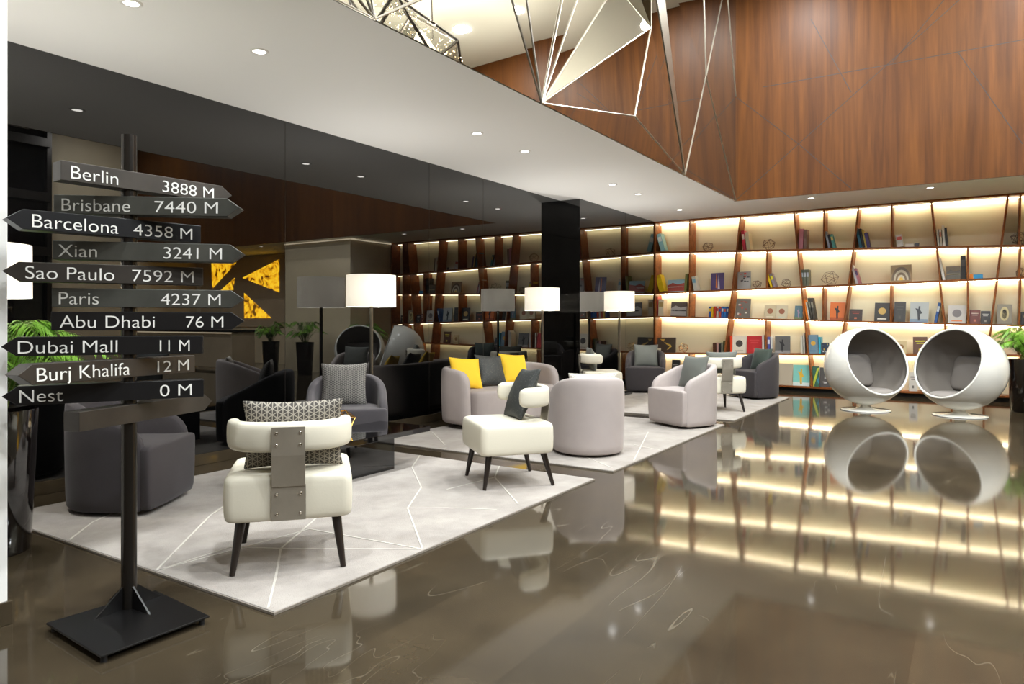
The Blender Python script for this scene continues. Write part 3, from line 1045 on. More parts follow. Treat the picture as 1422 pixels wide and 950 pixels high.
    (4, 1140.5, 1151, 15, 'F', (30, 40, 62), 'small navy and yellow book left of the ball chair', 0, 3, ((232, 196, 50), (70, 140, 180), (220, 220, 210))),
    (4, 1244, 1259, 18, 'F', (206, 186, 140), 'tan book peeping out right of the left ball chair', 0, 5, ((150, 106, 56), (176, 130, 70))),
    (4, 1268, 1288, 24, 'F', (96, 58, 38), 'brown book with bright yellow lettering between the ball chairs', 0, 7, ((236, 226, 40), (220, 200, 60))),
    (4, 1384, 1393, 15, 'F', (196, 160, 110), 'small tan book left of the palm leaves', 0, 7, ((150, 90, 60), (150, 90, 60))),

    (5, 1079, 1100, 30, 'F', (186, 172, 150), 'plain beige book behind the dark tub chair', 0, 0, ()),
    (5, 1100.8, 1124, 29, 'F', (134, 204, 190), 'turquoise book with a small yellow bottle shape', 0, 4, ((226, 176, 50), (214, 226, 220))),
    (5, 1127.5, 1137, 28, 'F', (38, 88, 66), 'dark green book with a lime swirl', 0, 10, ((186, 196, 60), (60, 130, 150))),
    (5, 1138, 1160, 27, 'F', (70, 66, 64), 'charcoal book with white scribbled letters left of the ball chair', 0, 3, ((206, 204, 200), (120, 116, 112))),
    (5, 1262, 1274, 26, 'F', (206, 200, 190), 'pale book low between the two ball chairs', 0, 7, ((90, 84, 80), (90, 84, 80))),
    (5, 932, 943, 28, 'F', (38, 36, 34), 'black book low behind the grey tub chair', 0, 7, ((150, 146, 140), (150, 146, 140))),
]
for (row, u0, u1, hp, st, rgb, lab, lean, art, acc) in BK:
    put_book(row, u0, u1, hp, st, rgb, lab, G[row - 1], lean, art, acc)


def wire_geo(name, loc, rad, wire, material, label, group, sub=1, seed=0, squash=.92):
    """Open wire polyhedron."""
    tb = bmesh.new()
    bmesh.ops.create_icosphere(tb, subdivisions=sub, radius=rad)
    rnd = random.Random(seed)
    rot = Matrix.Rotation(rnd.uniform(0, 3), 3, 'Z') @ Matrix.Rotation(rnd.uniform(0, 3), 3, 'X')
    for v in tb.verts:
        v.co = rot @ v.co
        v.co *= rnd.uniform(.88, 1.06)
        v.co.z *= squash
    zmin = min(v.co.z for v in tb.verts)
    b = MB()
    for e in tb.edges:
        b.rod(e.verts[0].co - Vector((0, 0, zmin - wire)), e.verts[1].co - Vector((0, 0, zmin - wire)), wire, n=5)
    tb.free()
    o = b.build(name, material)
    o.location = loc
    tag(o, label, 'ornament', group)
    return o


for k, (row, u, px, lab, mt) in enumerate((
        (1, 983, 16, 'bronze wire ball on the top row near the glass wall', 'bronze_wire'),
        (1, 1068, 19, 'bronze wire ball beside the cream book on the top row', 'bronze_wire'),
        (2, 1051, 13, 'small bronze wire ball beside the red-banded photo book', 'bronze_wire'),
        (2, 1092, 14, 'flattened bronze wire ball right of the yellow leaning book', 'bronze_wire'),
        (2, 1152.5, 24, 'large bronze wire ball beside the sage green trio', 'bronze_wire'),
        (1, 1416, 22, 'bronze wire ball at the right end of the top row', 'bronze_wire'),
        (2, 1419, 16, 'pale wire ball at the right end of the second row', 'bronze_wire'),
        (4, 949, 15, 'gold wire ball beside the golden map book', 'gold'))):
    xx = XS + .15
    yy = y_at(u, xx)
    wire_geo('wire_ornament', (xx, yy, shelf_z(row, yy) + .002), px / 2 * m_per_px(u), .0027, M[mt], lab, 'wire ornaments on the shelves', 1, k + 3, .9)

# ------------------------------------------------------------------ rugs
RUGS = [('near pale grey rug with ivory zigzag lines under the ivory chairs', 2.05, 5.19), ('middle pale grey rug under the sofa', 5.55, 8.77), ('far pale grey rug under the dark tub chairs', 9.20, 12.46)]
RY0, RY1, RZ = 2.585, 5.40, .016
PL = [  # inlay lines, pixel polylines on the rugs
    [(370, 854), (383, 801), (390, 762), (431, 727), (470, 690)],
    [(216, 793.4), (292, 716), (330, 690)], [(216, 793.4), (320, 760), (390, 762)], [(216, 793.4), (430, 735), (587, 763)],
    [(96, 750), (129, 725), (210, 690)], [(390, 762), (587, 763)],
    [(587, 763), (566, 706), (585, 677), (572, 649), (583, 632.6), (620, 622)], [(566, 706), (620, 705.5), (690, 708)],
    [(700, 625), (693, 648.7), (687, 663), (719.5, 700)], [(620, 680), (687, 663)],
    [(600, 600), (618, 618)], [(760, 612), (850, 650)], [(880, 618), (930, 628)], [(880, 640), (900, 600)],
]


def rug_lines(x0, x1, parent):
    for pl in PL:
        pts = [Vector((*at_z(u, v, RZ), RZ)) for u, v in pl]
        for p, q in zip(pts, pts[1:]):
            # clip to this rug
            t0, t1 = 0.0, 1.0
            d = q - p
            ok = True
            for lo, hi, a, dd in ((x0 + .01, x1 - .01, p.x, d.x), (RY0 + .01, RY1 - .01, p.y, d.y)):
                if abs(dd) < 1e-9:
                    ok = ok and lo <= a <= hi
                    continue
                ta, tb_ = (lo - a) / dd, (hi - a) / dd
                t0, t1 = max(t0, min(ta, tb_)), min(t1, max(ta, tb_))
            if not ok or t1 - t0 < .02:
                continue
            a, c = p + d * t0, p + d * t1
            n = Vector((-(c - a).y, (c - a).x, 0)).normalized() * .0055
            b = MB()
            up = Vector((0, 0, .0025))
            dn = Vector((0, 0, -.002))
            b.rings([[a - n + dn, a + n + dn, a + n + up, a - n + up], [c - n + dn, c + n + dn, c + n + up, c - n + up]])
            b.build('inlay_line', M['rug_line'], parent)


for lab, x0, x1 in RUGS:
    b = MB(); b.box(x0, x1, RY0, RY1, .001, RZ)
    rg = b.build('rug', M['rug'], bevel=.005)
    tag(rg, lab, 'rug', 'lounge rugs')
    b = MB()
    for q in ((x0 - .006, x0, RY0 - .006, RY1 + .006), (x1, x1 + .006, RY0 - .006, RY1 + .006), (x0, x1, RY0 - .006, RY0), (x0, x1, RY1, RY1 + .006)):
        b.box(q[0], q[1], q[2], q[3], .001, .012)
    b.build('binding', M['rug_edge'], rg)
    rug_lines(x0, x1, rg)

# ------------------------------------------------------------------ upholstery helpers
def shell(path, heights, thick, taper=.95, z0=.02, ends=True):
    """Loft a padded wall along a plan path (outer edge side is to the left of travel reversed)."""
    n = len(path)
    P = [Vector((x, y)) for x, y in path]
    rings = []
    for i in range(n):
        a, c = P[max(0, i - 1)], P[min(n - 1, i + 1)]
        d = (c - a).normalized()
        out = Vector((-d.y, d.x)) * -1       # travelling from front-left via the back to front-right: outside is on the right
        th = thick
        h = heights[i]
        if ends and i in (0, n - 1):
            th = thick * .45
        o = out * th / 2
        r = .35 * thick
        p = P[i]
        def Q(k, z, s=1.0):
            q = p * s + out * k
            return (q.x, q.y, z)
        t2 = th / 2
        rings.append([Q(t2, z0, taper), Q(t2, z0 + .03, taper + .012), Q(t2, (z0 + h) / 2, (1 + taper) / 2 + .015), Q(t2, h - r * 1.2), Q(t2 * .75, h - r * .35), Q(t2 * .3, h), Q(-t2 * .3, h),
                      Q(-t2 * .75, h - r * .35), Q(-t2, h - r * 1.2), Q(-t2, max(.2, (z0 + h) / 2)), Q(-t2, z0 + .03, taper + .012), Q(-t2, z0, taper)])
    b = MB()
    b.rings(rings)
    return b


def pad(outline, prof):
    """Stack scaled copies of a plan outline: prof = (z, inset)."""
    c = Vector((sum(p[0] for p in outline) / len(outline), sum(p[1] for p in outline) / len(outline)))
    n = len(outline)
    rings = []
    ex = max(abs(p[0] - c.x) for p in outline)
    ey = max(abs(p[1] - c.y) for p in outline)
    for z, ins in prof:
        kx, ky = 1 - ins / ex, 1 - ins / ey
        r = [(c.x + (p[0] - c.x) * kx, c.y + (p[1] - c.y) * ky, z) for p in outline]
        rings.append(r)
    b = MB()
    b.rings(rings)
    return b


def rrect(x0, x1, y0, y1, r, n=5):
    pts = []
    for cx, cy, a0 in ((x1 - r, y1 - r, 0), (x0 + r, y1 - r, 90), (x0 + r, y0 + r, 180), (x1 - r, y0 + r, 270)):
        for k in range(n + 1):
            a = R(a0 + 90 * k / n)
            pts.append((cx + r * math.cos(a), cy + r * math.sin(a)))
    return pts


def tub_chair(x, y, face, velvet, label, group, w=.355, hb=.75, hf=.575, z=RZ):
    t = empty('tub_chair', (x, y, z), R(face), label, 'armchair', group)
    th = .09
    r = w - th / 2
    path, hs = [], []
    xf = .31
    for k in range(5):
        path.append((xf - (xf) * k / 5, r))
    for k in range(19):
        a = PI / 2 + PI * k / 18
        path.append((r * 1.04 * math.cos(a), r * math.sin(a)))
    for k in range(1, 6):
        path.append(((xf) * k / 5, -r))
    n = len(path)
    for i, (px, py) in enumerate(path):
        s = (px + r) / (xf + r)               # 0 back, 1 front
        s = min(1, max(0, s))
        e = s * s * (3 - 2 * s)
        h = hb + (hf - hb) * e
        if i in (0, n - 1):
            h -= .11
        elif i in (1, n - 2):
            h -= .03
        hs.append(h)
    shell(path, hs, th, .955).build('shell', velvet, t, smooth=True, subsurf=1)
    out = []
    ri = w - th + .015
    for k in range(9):
        a = PI / 2 + PI * k / 8
        out.append((ri * math.cos(a) * .98, ri * math.sin(a)))
    wf = w - .012
    out += [(.15, -ri), (.245, -ri), (.262, -wf), (.318, -wf), (.333, -wf + .002), (.342, -wf + .010)]
    for k in range(9):
        q = -1 + 2 * k / 8
        out.append((xf + .05 - .014 * q * q, q * (wf - .028)))
    out += [(.342, wf - .010), (.333, wf - .002), (.318, wf), (.262, wf), (.245, ri), (.15, ri)]
    pad(out, [(.02, .025), (.05, .012), (.25, .002), (.42, 0), (.438, .004), (.450, .015), (.456, .05), (.460, .14)]).build('seat', velvet, t, smooth=True, subsurf=1)
    return t


def leather_chair(x, y, face, label, group):
    t = empty('lounge_chair', (x, y, RZ), R(face), label, 'chair', group)
    pad(rrect(-.30, .29, -.32, .32, .055), [(.255, .10), (.255, .03), (.259, .012), (.275, .0), (.37, -.003), (.462, .0), (.480, .006), (.492, .02), (.497, .05), (.50, .15)]).build('seat', M['leather'], t, smooth=True, subsurf=1)
    # curved back band
    rings = []
    N = 25
    for k in range(N):
        th = R(-92 + 184 * k / (N - 1))
        cc, ss = math.cos(th), math.sin(th)
        px = -.02 - .275 * (abs(cc) ** .75) * (1 if cc > 0 else -.4)
        py = .29 * (abs(ss) ** .72) * (1 if ss > 0 else -1)
        rings.append((px, py))
    rr = []
    for k in range(N):
        a, c = Vector(rings[max(0, k - 1)]), Vector(rings[min(N - 1, k + 1)])
        d = (c - a).normalized()
        n = Vector((-d.y, d.x))
        p = Vector(rings[k])
        s = .5 if k in (0, N - 1) else 1.0
        hh = .078 * (.78 if k in (0, N - 1) else 1)
        t2 = .037 * s
        zc = .688
        sec = [(t2, -hh * .7), (t2, hh * .7), (t2 * .7, hh * .95), (0, hh), (-t2 * .7, hh * .95), (-t2, hh * .7), (-t2, -hh * .7), (-t2 * .7, -hh * .95), (0, -hh), (t2 * .7, -hh * .95)]
        rr.append([(p.x + n.x * q, p.y + n.y * q, zc + zz) for q, zz in sec])
    b = MB(); b.rings(rr); b.build('backrest', M['leather'], t, smooth=True, subsurf=1)
    # steel spine: upper and lower plates
    b = MB(); b.rings([[(-.337, -.082, .745), (-.345, -.082, .745), (-.345, .082, .745), (-.337, .082, .745)],
                       [(-.337, -.082, .60), (-.345, -.082, .60), (-.345, .082, .60), (-.337, .082, .60)],
                       [(-.318, -.082, .44), (-.326, -.082, .44), (-.326, .082, .44), (-.318, .082, .44)]])
    b.build('back_plate', M['steel'], t, bevel=.0015)
    b = MB(); b.box(-.318, -.308, -.085, .085, .265, .445); b.build('seat_plate', M['steel'], t, bevel=.002)
    for zz, xx in ((.715, -.345), (.655, -.345), (.40, -.318), (.30, -.318)):
        for yy in (-.058, .058):
            b = MB(); b.rod((xx, yy, zz), (xx - .005, yy, zz), .009, .007, 12); b.build('bolt', M['bolt'], t, smooth=True)
    for sx, sy in ((1, 1), (1, -1), (-1, 1), (-1, -1)):
        b = MB()
        top = Vector((.215 * sx - .01, .235 * sy, .275))
        bot = Vector(((.255 if sx > 0 else -.30), .272 * sy, 0))
        b.rod(top, bot, .027, .014, 14)
        b.build('leg', M['leg_wood'], t, smooth=True, auto=40)
    return t


def pillow(name, loc, az, w, h, th, material, label, group=None, tilt=12, roll=0, cat='cushion'):
    """Cushion standing on edge: face looks along azimuth az (degrees), leans back by tilt, rolled in its own plane."""
    n = 14
    b = MB()
    def P(i, j, s):
        u, v = -1 + 2 * i / n, -1 + 2 * j / n
        e = (max(0, 1 - u * u) ** .55) * (max(0, 1 - v * v) ** .55)
        px = u * (1 - .09 * (1 - v * v)) * w / 2 * 1.02
        py = v * (1 - .09 * (1 - u * u)) * h / 2 * 1.02
        wr = .006 * noise.noise(Vector((u * 2.2 + loc[0] * 3, v * 2.2, s * 2 + loc[1])))
        return (px, py, s * (th / 2 * e + .002) + wr * e)
    for s in (1, -1):
        g = [[b.bm.verts.new(Vector(P(i, j, s))) for j in range(n + 1)] for i in range(n + 1)]
        for i in range(n):
            for j in range(n):
                b.bm.faces.new((g[i][j], g[i + 1][j], g[i + 1][j + 1], g[i][j + 1]))
    bmesh.ops.remove_doubles(b.bm, verts=b.bm.verts, dist=.0045)
    o = b.build(name, material, smooth=True, subsurf=1)
    m = Matrix.Rotation(R(az), 4, 'Z') @ Matrix.Rotation(R(-tilt), 4, 'Y') @ Matrix(((0, 0, 1, 0), (1, 0, 0, 0), (0, 1, 0, 0), (0, 0, 0, 1))) @ Matrix.Rotation(R(roll), 4, 'Z')
    o.matrix_world = Matrix.Translation(Vector(loc)) @ m
    tag(o, label, cat, group)
    return o


def loc_of(x, y, face, lx, ly, z):
    f = R(face)
    return (x + lx * math.cos(f) - ly * math.sin(f), y + lx * math.sin(f) + ly * math.cos(f), z)


# ------------------------------------------------------------------ seating
tub_chair(2.68, 4.97, -57, M['velvet_dark'], 'charcoal tub chair behind the signpost at the left end of the near rug', 'charcoal tub chairs')
tub_chair(4.93, 5.13, 226, M['velvet_grey'], 'slate grey tub chair holding a triangle-patterned cushion, beyond the black table', 'charcoal tub chairs', w=.385, hb=.745, hf=.50)
tub_chair(6.22, 3.16, 40, M['velvet_pink'], 'mauve-taupe tub chair seen from behind on the middle rug', 'mauve-taupe tub chairs')
tub_chair(8.50, 2.96, 149, M['velvet_pink'], 'mauve-taupe tub chair facing left with a grey-green cushion', 'mauve-taupe tub chairs')
tub_chair(12.10, 4.98, 200, M['velvet_dark'], 'charcoal tub chair with a grey cushion in the far corner by the glass wall', 'charcoal tub chairs')
tub_chair(12.16, 3.04, 146, M['velvet_dark'], 'charcoal tub chair with its side to the shelves at the far rug end', 'charcoal tub chairs')

T1 = (2.62, 3.16, 48)
T2 = (4.745, 3.146, 141)
T3 = (10.15, 4.93, -55)
T4 = (10.15, 3.10, 44)
leather_chair(*T1, 'nearest ivory leather chair seen from behind with a steel back plate', 'ivory leather chairs')
leather_chair(*T2, 'ivory leather chair in side view on the right corner of the near rug', 'ivory leather chairs')
leather_chair(*T3, 'distant ivory leather chair in front of the black glass, left of a floor lamp', 'ivory leather chairs')
leather_chair(*T4, 'distant ivory leather chair seen from behind, between mauve and charcoal tub chairs', 'ivory leather chairs')

# sofa
SX, SY, SA = 7.48, 5.02, 259
so = empty('sofa', (SX, SY, RZ), R(SA), 'mauve-taupe curved sofa with three cushions against the black glass', 'sofa')
th = .13
hw, xb, xf, rc = .80, -.34, .26, .30
path = []
for k in range(5):
    path.append((xf - (xf - (xb + rc)) * k / 5, hw))
for k in range(7):
    a = PI / 2 + PI / 2 * k / 6
    path.append((xb + rc + rc * math.cos(a), hw - rc + rc * math.sin(a)))
for k in range(1, 8):
    yy = (hw - rc) * (1 - 2 * k / 8)
    path.append((xb, yy))
for k in range(7):
    a = PI + PI / 2 * k / 6
    path.append((xb + rc + rc * math.cos(a), -hw + rc + rc * math.sin(a)))
for k in range(1, 6):
    path.append((xb + rc + (xf - xb - rc) * k / 5, -hw))
hs = []
for i, (px, py) in enumerate(path):
    s = min(1, max(0, (px - xb) / (xf - xb)))
    h = .72 - .06 * s * s
    if i in (0, len(path) - 1):
        h -= .12
    elif i in (1, len(path) - 2):
        h -= .03
    hs.append(h)
shell(path, hs, th, .97, z0=.05).build('shell', M['velvet_pink'], so, smooth=True, subsurf=1)
out = []
for k in range(21):
    q = -.735 + 1.47 * k / 20
    out.append((.37 + .06 * math.cos(PI * q / 1.47) - .12 * (abs(q) / .735) ** 8, q))
out += [(-.30, .70), (-.30, .35), (-.30, 0), (-.30, -.35), (-.30, -.70)]
pad(out, [(.05, .03), (.08, .01), (.25, 0), (.38, 0), (.425, .01), (.445, .035), (.452, .08), (.456, .15)]).build('seat', M['velvet_pink'], so, smooth=True, subsurf=1)
for fx, fy in ((.30, .62), (.30, -.62), (-.26, .58), (-.26, -.58)):
    b = MB(); b.rod((fx, fy, 0), (fx, fy, .06), .02, .025, 12); b.build('foot', M['leg_wood'], so, smooth=True, auto=40)

# cushions
pillow('lumbar_cushion', loc_of(*T1, -.16, -.02, .70), T1[2], .53, .39, .15, M['pattern'], 'wide triangle-patterned cushion resting in the nearest ivory chair', 'cushions', 10)
pillow('cushion', loc_of(*T2, -.15, -.05, .705), T2[2], .44, .46, .14, M['charcoal'], 'charcoal sequined cushion in the side-on ivory chair', 'cushions', 24, 4)
pillow('cushion', loc_of(4.93, 5.13, 226, -.10, -.03, .665), 222, .47, .45, .14, M['pattern_small'], 'grey triangle-patterned square cushion in the slate tub chair', 'cushions', 14)
pillow('cushion', loc_of(SX, SY, SA, -.06, -.56, .655), SA - 14, .43, .43, .14, M['yellow'], 'yellow cushion at the left end of the sofa', 'sofa cushions', 26, -5)
pillow('cushion', loc_of(SX, SY, SA, -.10, -.10, .665), SA - 6, .44, .44, .14, M['charcoal'], 'charcoal speckled cushion between the two yellow ones on the sofa', 'sofa cushions', 26, -5)
pillow('cushion', loc_of(SX, SY, SA, -.10, .33, .665), SA - 10, .44, .44, .14, M['yellow'], 'yellow cushion right of the charcoal one on the sofa', 'sofa cushions', 26, -5)
pillow('lumbar_cushion', loc_of(6.22, 3.16, 40, -.19, 0, .66), 40, .50, .30, .13, M['pattern_light'], 'pale woven cushion showing just above the back of the rear-facing mauve tub chair', 'cushions', 8)
pillow('cushion', loc_of(8.50, 2.96, 149, -.10, .0, .66), 152, .44, .44, .14, M['greyc'], 'grey-green cushion in the left-facing mauve tub chair', 'cushions', 18, 2)
pillow('cushion', loc_of(12.10, 4.98, 200, -.10, .0, .655), 204, .46, .44, .14, M['greyc'], 'grey cushion in the charcoal tub chair of the far corner', 'cushions', 14)
pillow('cushion', loc_of(12.16, 3.04, 146, -.10, .0, .64), 146, .44, .42, .14, M['greenc'], 'dark green cushion in the charcoal tub chair before the shelves', 'cushions', 16)
pillow('lumbar_cushion', loc_of(*T4, -.14, 0, .70), T4[2], .50, .34, .14, M['greyc'], 'wide grey cushion rising above the far rear-facing ivory chair', 'cushions', 8)
pillow('cushion', loc_of(*T3, -.15, 0, .685), T3[2], .42, .40, .14, M['greyc'], 'grey cushion in the ivory chair by the black glass', 'cushions', 12)

# coffee table
ct = empty('coffee_table', (4.15, 4.45, RZ), 0, 'black lacquer coffee table with an overhanging slab top', 'table')
b = MB(); b.box(-.62, .74, -.40, .20, .30, .345); b.build('table_top', M['lacquer'], ct, bevel=.003)
b = MB(); b.box(-.45, .44, -.25, .18, 0, .30); b.build('pedestal', M['lacquer'], ct, bevel=.003)
wire_geo('gold_wire_ornament', (4.21, 4.45, RZ + .3455), .115, .0045, M['gold'], 'gold wire polyhedron on the black coffee table', None, 1, 5, .85)

# ------------------------------------------------------------------ floor lamps
def floor_lamp(x, y, z, label):
    t = empty('floor_lamp', (x, y, z), 0, label, 'floor lamp', 'drum-shade floor lamps')
    b = MB(); b.box(-.17, .17, -.17, .17, 0, .045); b.build('base', M['lacquer'], t, bevel=.004)
    b = MB(); b.rod((0, 0, .045), (0, 0, 1.50), .019, n=16); b.build('pole', M['lamp_pole'], t, smooth=True, auto=40)
    b = MB(); b.lathe([(.264, 1.445), (.262, 1.785), (.258, 1.785), (.260, 1.445)], 48, cap0=False, cap1=False)
    b.bm.faces.ensure_lookup_table()
    b.build('lamp_shade', M['shade'], t, smooth=True, auto=40)
    b = MB()
    for k in range(3):
        a = 2 * PI * k / 3
        b.rod((0, 0, 1.50), (.26 * math.cos(a), .26 * math.sin(a), 1.50), .004, n=6)
    b.rod((0, 0, 1.48), (0, 0, 1.54), .02, n=10)
    b.build('shade_holder', M['lamp_pole'], t)
    b = MB(); b.lathe([(.012, 1.54), (.03, 1.57), (.034, 1.60), (.026, 1.63), (.008, 1.645)], 16); b.build('bulb', emit('bulb_glow', (1, .85, .65), 6.0), t, smooth=True)
    light('bulb_light', 'POINT', (0, 0, 1.68), E_LAMP, WARM, t, shadow_soft_size=.05)
    return t


floor_lamp(1.94, 5.27, 0, 'floor lamp half hidden by the white pillar at the left edge')
floor_lamp(5.57, 5.43, 0, 'floor lamp with white drum shade behind the slate grey tub chair')
floor_lamp(9.16, 5.42, 0, 'floor lamp with white drum shade in front of the black column')
floor_lamp(11.35, 5.16, RZ, 'floor lamp with white drum shade at the far corner near the bookcase')

# ------------------------------------------------------------------ ball chairs
def ball_chair(x, y, face, label):
    t = empty('ball_chair', (x, y, 0), 0, label, 'ball chair', 'white ball chairs')
    RO, zc = .56, .640
    nrm = Vector((math.cos(R(face)) * math.cos(R(19)), math.sin(R(face)) * math.cos(R(19)), math.sin(R(19))))
    q = nrm.to_track_quat('Z', 'Y').to_matrix().to_4x4()
    mt = Matrix.Translation((0, 0, zc)) @ q
    a0 = R(63)
    def dome(r, n=24, seg=56, a_from=a0):
        return [[(r * math.sin(a) * math.cos(2 * PI * k / seg), r * math.sin(a) * math.sin(2 * PI * k / seg), r * math.cos(a)) for k in range(seg)] for a in [a_from + (PI - .02 - a_from) * i / n for i in range(n + 1)]]
    b = MB(); b.rings(dome(RO), cap0=False); b.tf(mt); b.build('shell', M['white_gloss'], t, smooth=True)
    b = MB(); b.rings(dome(RO - .035, a_from=a0 + .03), cap0=False); b.tf(mt); b.build('lining', M['ball_in'], t, smooth=True)
    # rim
    seg = 56
    rr, zr = (RO - .014) * math.sin(a0), (RO - .014) * math.cos(a0)
    b = MB()
    rg = []
    for j in range(10):
        an = 2 * PI * j / 10
        rg.append([((rr + .016 * math.cos(an)) * math.cos(2 * PI * k / seg), (rr + .016 * math.cos(an)) * math.sin(2 * PI * k / seg), zr + .012 * math.sin(an)) for k in range(seg)])
    rg.append(rg[0])
    b.rings(rg, cap0=False, cap1=False)
    bmesh.ops.remove_doubles(b.bm, verts=b.bm.verts, dist=.0005)
    b.tf(mt); b.build('rim', M['white_gloss'], t, smooth=True)
    # cushions inside
    f = Matrix.Rotation(R(face), 4, 'Z')
    circ = [(.03 + .34 * math.cos(2 * PI * k / 28), .36 * math.sin(2 * PI * k / 28)) for k in range(28)]
    b = pad(circ, [(.20, .08), (.215, .03), (.24, .005), (.28, 0), (.305, .02), (.317, .06), (.321, .14)])
    b.tf(f); b.build('seat_cushion', M['ball_cush'], t, smooth=True, subsurf=1)
    b = pad(rrect(-.38, .38, 0, .50, .10), [(-.045, .05), (-.03, .015), (0, 0), (.03, .015), (.045, .05), (.05, .12)])
    b.tf(f @ Matrix.Translation((-.27, 0, .315)) @ Matrix.Rotation(R(-14), 4, 'Y') @ Matrix(((0, 0, 1, 0), (1, 0, 0, 0), (0, 1, 0, 0), (0, 0, 0, 1))))
    b.build('back_cushion', M['ball_cush'], t, smooth=True, subsurf=1)
    b = MB(); b.lathe([(.33, 0), (.333, .008), (.325, .016), (.14, .026), (.085, .045), (.06, .075), (.075, .10), (.11, .115)], 48); b.build('base', M['white_gloss'], t, smooth=True)
    return t


ball_chair(11.40, 1.31, 226, 'left white ball chair, opening turned to the right')
ball_chair(11.42, .155, 142, 'right white ball chair, opening turned to the left')

# ------------------------------------------------------------------ potted palms
def palm(x, y, label, seed, h=.78, r0=.17, r1=.215, spread=.5, rise=.55, nf=26, lim=(-99, 99, -99, 99)):
    t = empty('potted_palm', (x, y, 0), 0, label, 'potted plant', 'palms in black planters')
    b = MB(); b.lathe([(r0 * .96, 0), (r0, .01), (r0 + (r1 - r0) * .5, h * .5), (r1, h - .01), (r1, h), (r1 - .02, h), (r1 - .025, h - .06)], 40, cap1=False); b.build('planter', M['planter'], t, smooth=True, auto=40)
    b = MB(); b.lathe([(r1 - .022, h - .07), (r1 - .022, h - .05)], 32); b.build('soil', M['soil'], t)
    rnd = random.Random(seed)
    st, lf = MB(), MB()
    for k in range(nf):
        az = 2 * PI * k / nf + rnd.uniform(-.3, .3)
        reach = spread * rnd.uniform(.45, 1.0)
        top = rise * rnd.uniform(.55, 1.1)
        droop = rnd.uniform(.15, .35)
        d = Vector((math.cos(az), math.sin(az), 0))
        side = Vector((-d.y, d.x, 0))
        base = Vector((rnd.uniform(-.06, .06), rnd.uniform(-.06, .06), h - .06))
        pts = []
        for i in range(13):
            s = i / 12
            pts.append(base + d * reach * s ** 1.3 + Vector((0, 0, top * math.sin(min(1, s * 1.15) * PI * .55) - droop * max(0, s - .45) ** 2 * 2)))
        for i in range(12):
            st.rod(pts[i], pts[i + 1], .005 * (1 - i / 14), .005 * (1 - (i + 1) / 14), 5)
        for i in range(3, 13):
            s = i / 12
            L = .155 * math.sin(PI * (.18 + .78 * s)) + .03
            tan = (pts[min(12, i + 1)] - pts[i - 1]).normalized()
            for sg in (1, -1):
                for half in (0, .25, .5, .75):
                    p = pts[i - 1].lerp(pts[i], min(1, half + rnd.uniform(0, .22)))
                    dirv = (tan * .75 + side * sg * .85 + Vector((0, 0, rnd.uniform(-.35, .05)))).normalized()
                    tip = p + dirv * L * rnd.uniform(.8, 1.1) + Vector((0, 0, -.05 * L / .2))
                    mid = p.lerp(tip, .5) + Vector((0, 0, .012))
                    wv = dirv.cross(Vector((0, 0, 1))).normalized() * .0052
                    a, bb_, c = lf.bm.verts.new(p), lf.bm.verts.new(mid + wv), lf.bm.verts.new(tip)
                    dd = lf.bm.verts.new(mid - wv)
                    lf.bm.faces.new((a, bb_, c, dd))
    for bm_ in (st.bm, lf.bm):           # fronds bend away from the wall they stand against
        for v in bm_.verts:
            v.co.x = min(max(v.co.x, lim[0] - x), lim[1] - x)
            v.co.y = min(max(v.co.y, lim[2] - y), lim[3] - y)
    st.build('stems', M['stem'], t)
    lf.build('fronds', M['leaf'], t)
    return t


palm(1.74, 4.62, 'palm in a black planter behind the signpost, beside the white pillar', 3, h=.80, r0=.19, r1=.225, spread=.62, rise=.56, nf=40, lim=(1.385, 99, -99, 99))
palm(12.42, -.62, 'palm in a black planter at the right edge beside the bookcase', 11, h=.75, r0=.18, r1=.22, spread=.60, rise=.54, nf=46, lim=(-99, 13.68, -1.0, 99))
palm(11.55, -1.80, 'nearer palm of two reflected in the black glass', 17)
palm(11.55, -3.05, 'farther palm of two reflected in the black glass', 23)

# ------------------------------------------------------------------ chandelier (seen reflected in the fascia)
ch = empty('chandelier', (8.05, -.24, 5.38), R(-12), 'faceted black-framed chandelier full of tiny lights mirrored in the fascia', 'chandelier')
tb = bmesh.new()
bmesh.ops.create_icosphere(tb, subdivisions=1, radius=1.0)
rnd = random.Random(4)
dim = Vector((1.5, .75, .66))
for v in tb.verts:
    k = rnd.uniform(.86, 1.08)
    v.co = Vector((v.co.x * dim.x * k, v.co.y * dim.y * k, v.co.z * dim.z * k))
used = [e for e in tb.edges if rnd.random() < .78]
for e in used:
    b = MB(); b.rod(e.verts[0].co, e.verts[1].co, .024, n=6); b.build('strut', M['dark_metal'], ch)
for f in tb.faces:
    if rnd.random() < .55:
        b = MB(); b.poly([v.co * .992 for v in f.verts]); b.build('glass_pane', M['pane'], ch)
tb.free()
b = MB()
for k in range(520):
    while True:
        p = Vector((rnd.uniform(-1, 1), rnd.uniform(-1, 1), rnd.uniform(-1, 1)))
        if p.length < 1:
            break
    p = Vector((p.x * dim.x, p.y * dim.y, p.z * dim.z)) * .88
    r = .0075
    vs = [b.bm.verts.new(p + Vector(q) * r) for q in ((1, 0, 0), (-1, 0, 0), (0, 1, 0), (0, -1, 0), (0, 0, 1), (0, 0, -1))]
    for f in ((0, 2, 4), (2, 1, 4), (1, 3, 4), (3, 0, 4), (2, 0, 5), (1, 2, 5), (3, 1, 5), (0, 3, 5)):
        b.bm.faces.new([vs[i] for i in f])
o = b.build('fairy_lights', M['spark'], ch)
o['kind'] = 'stuff'
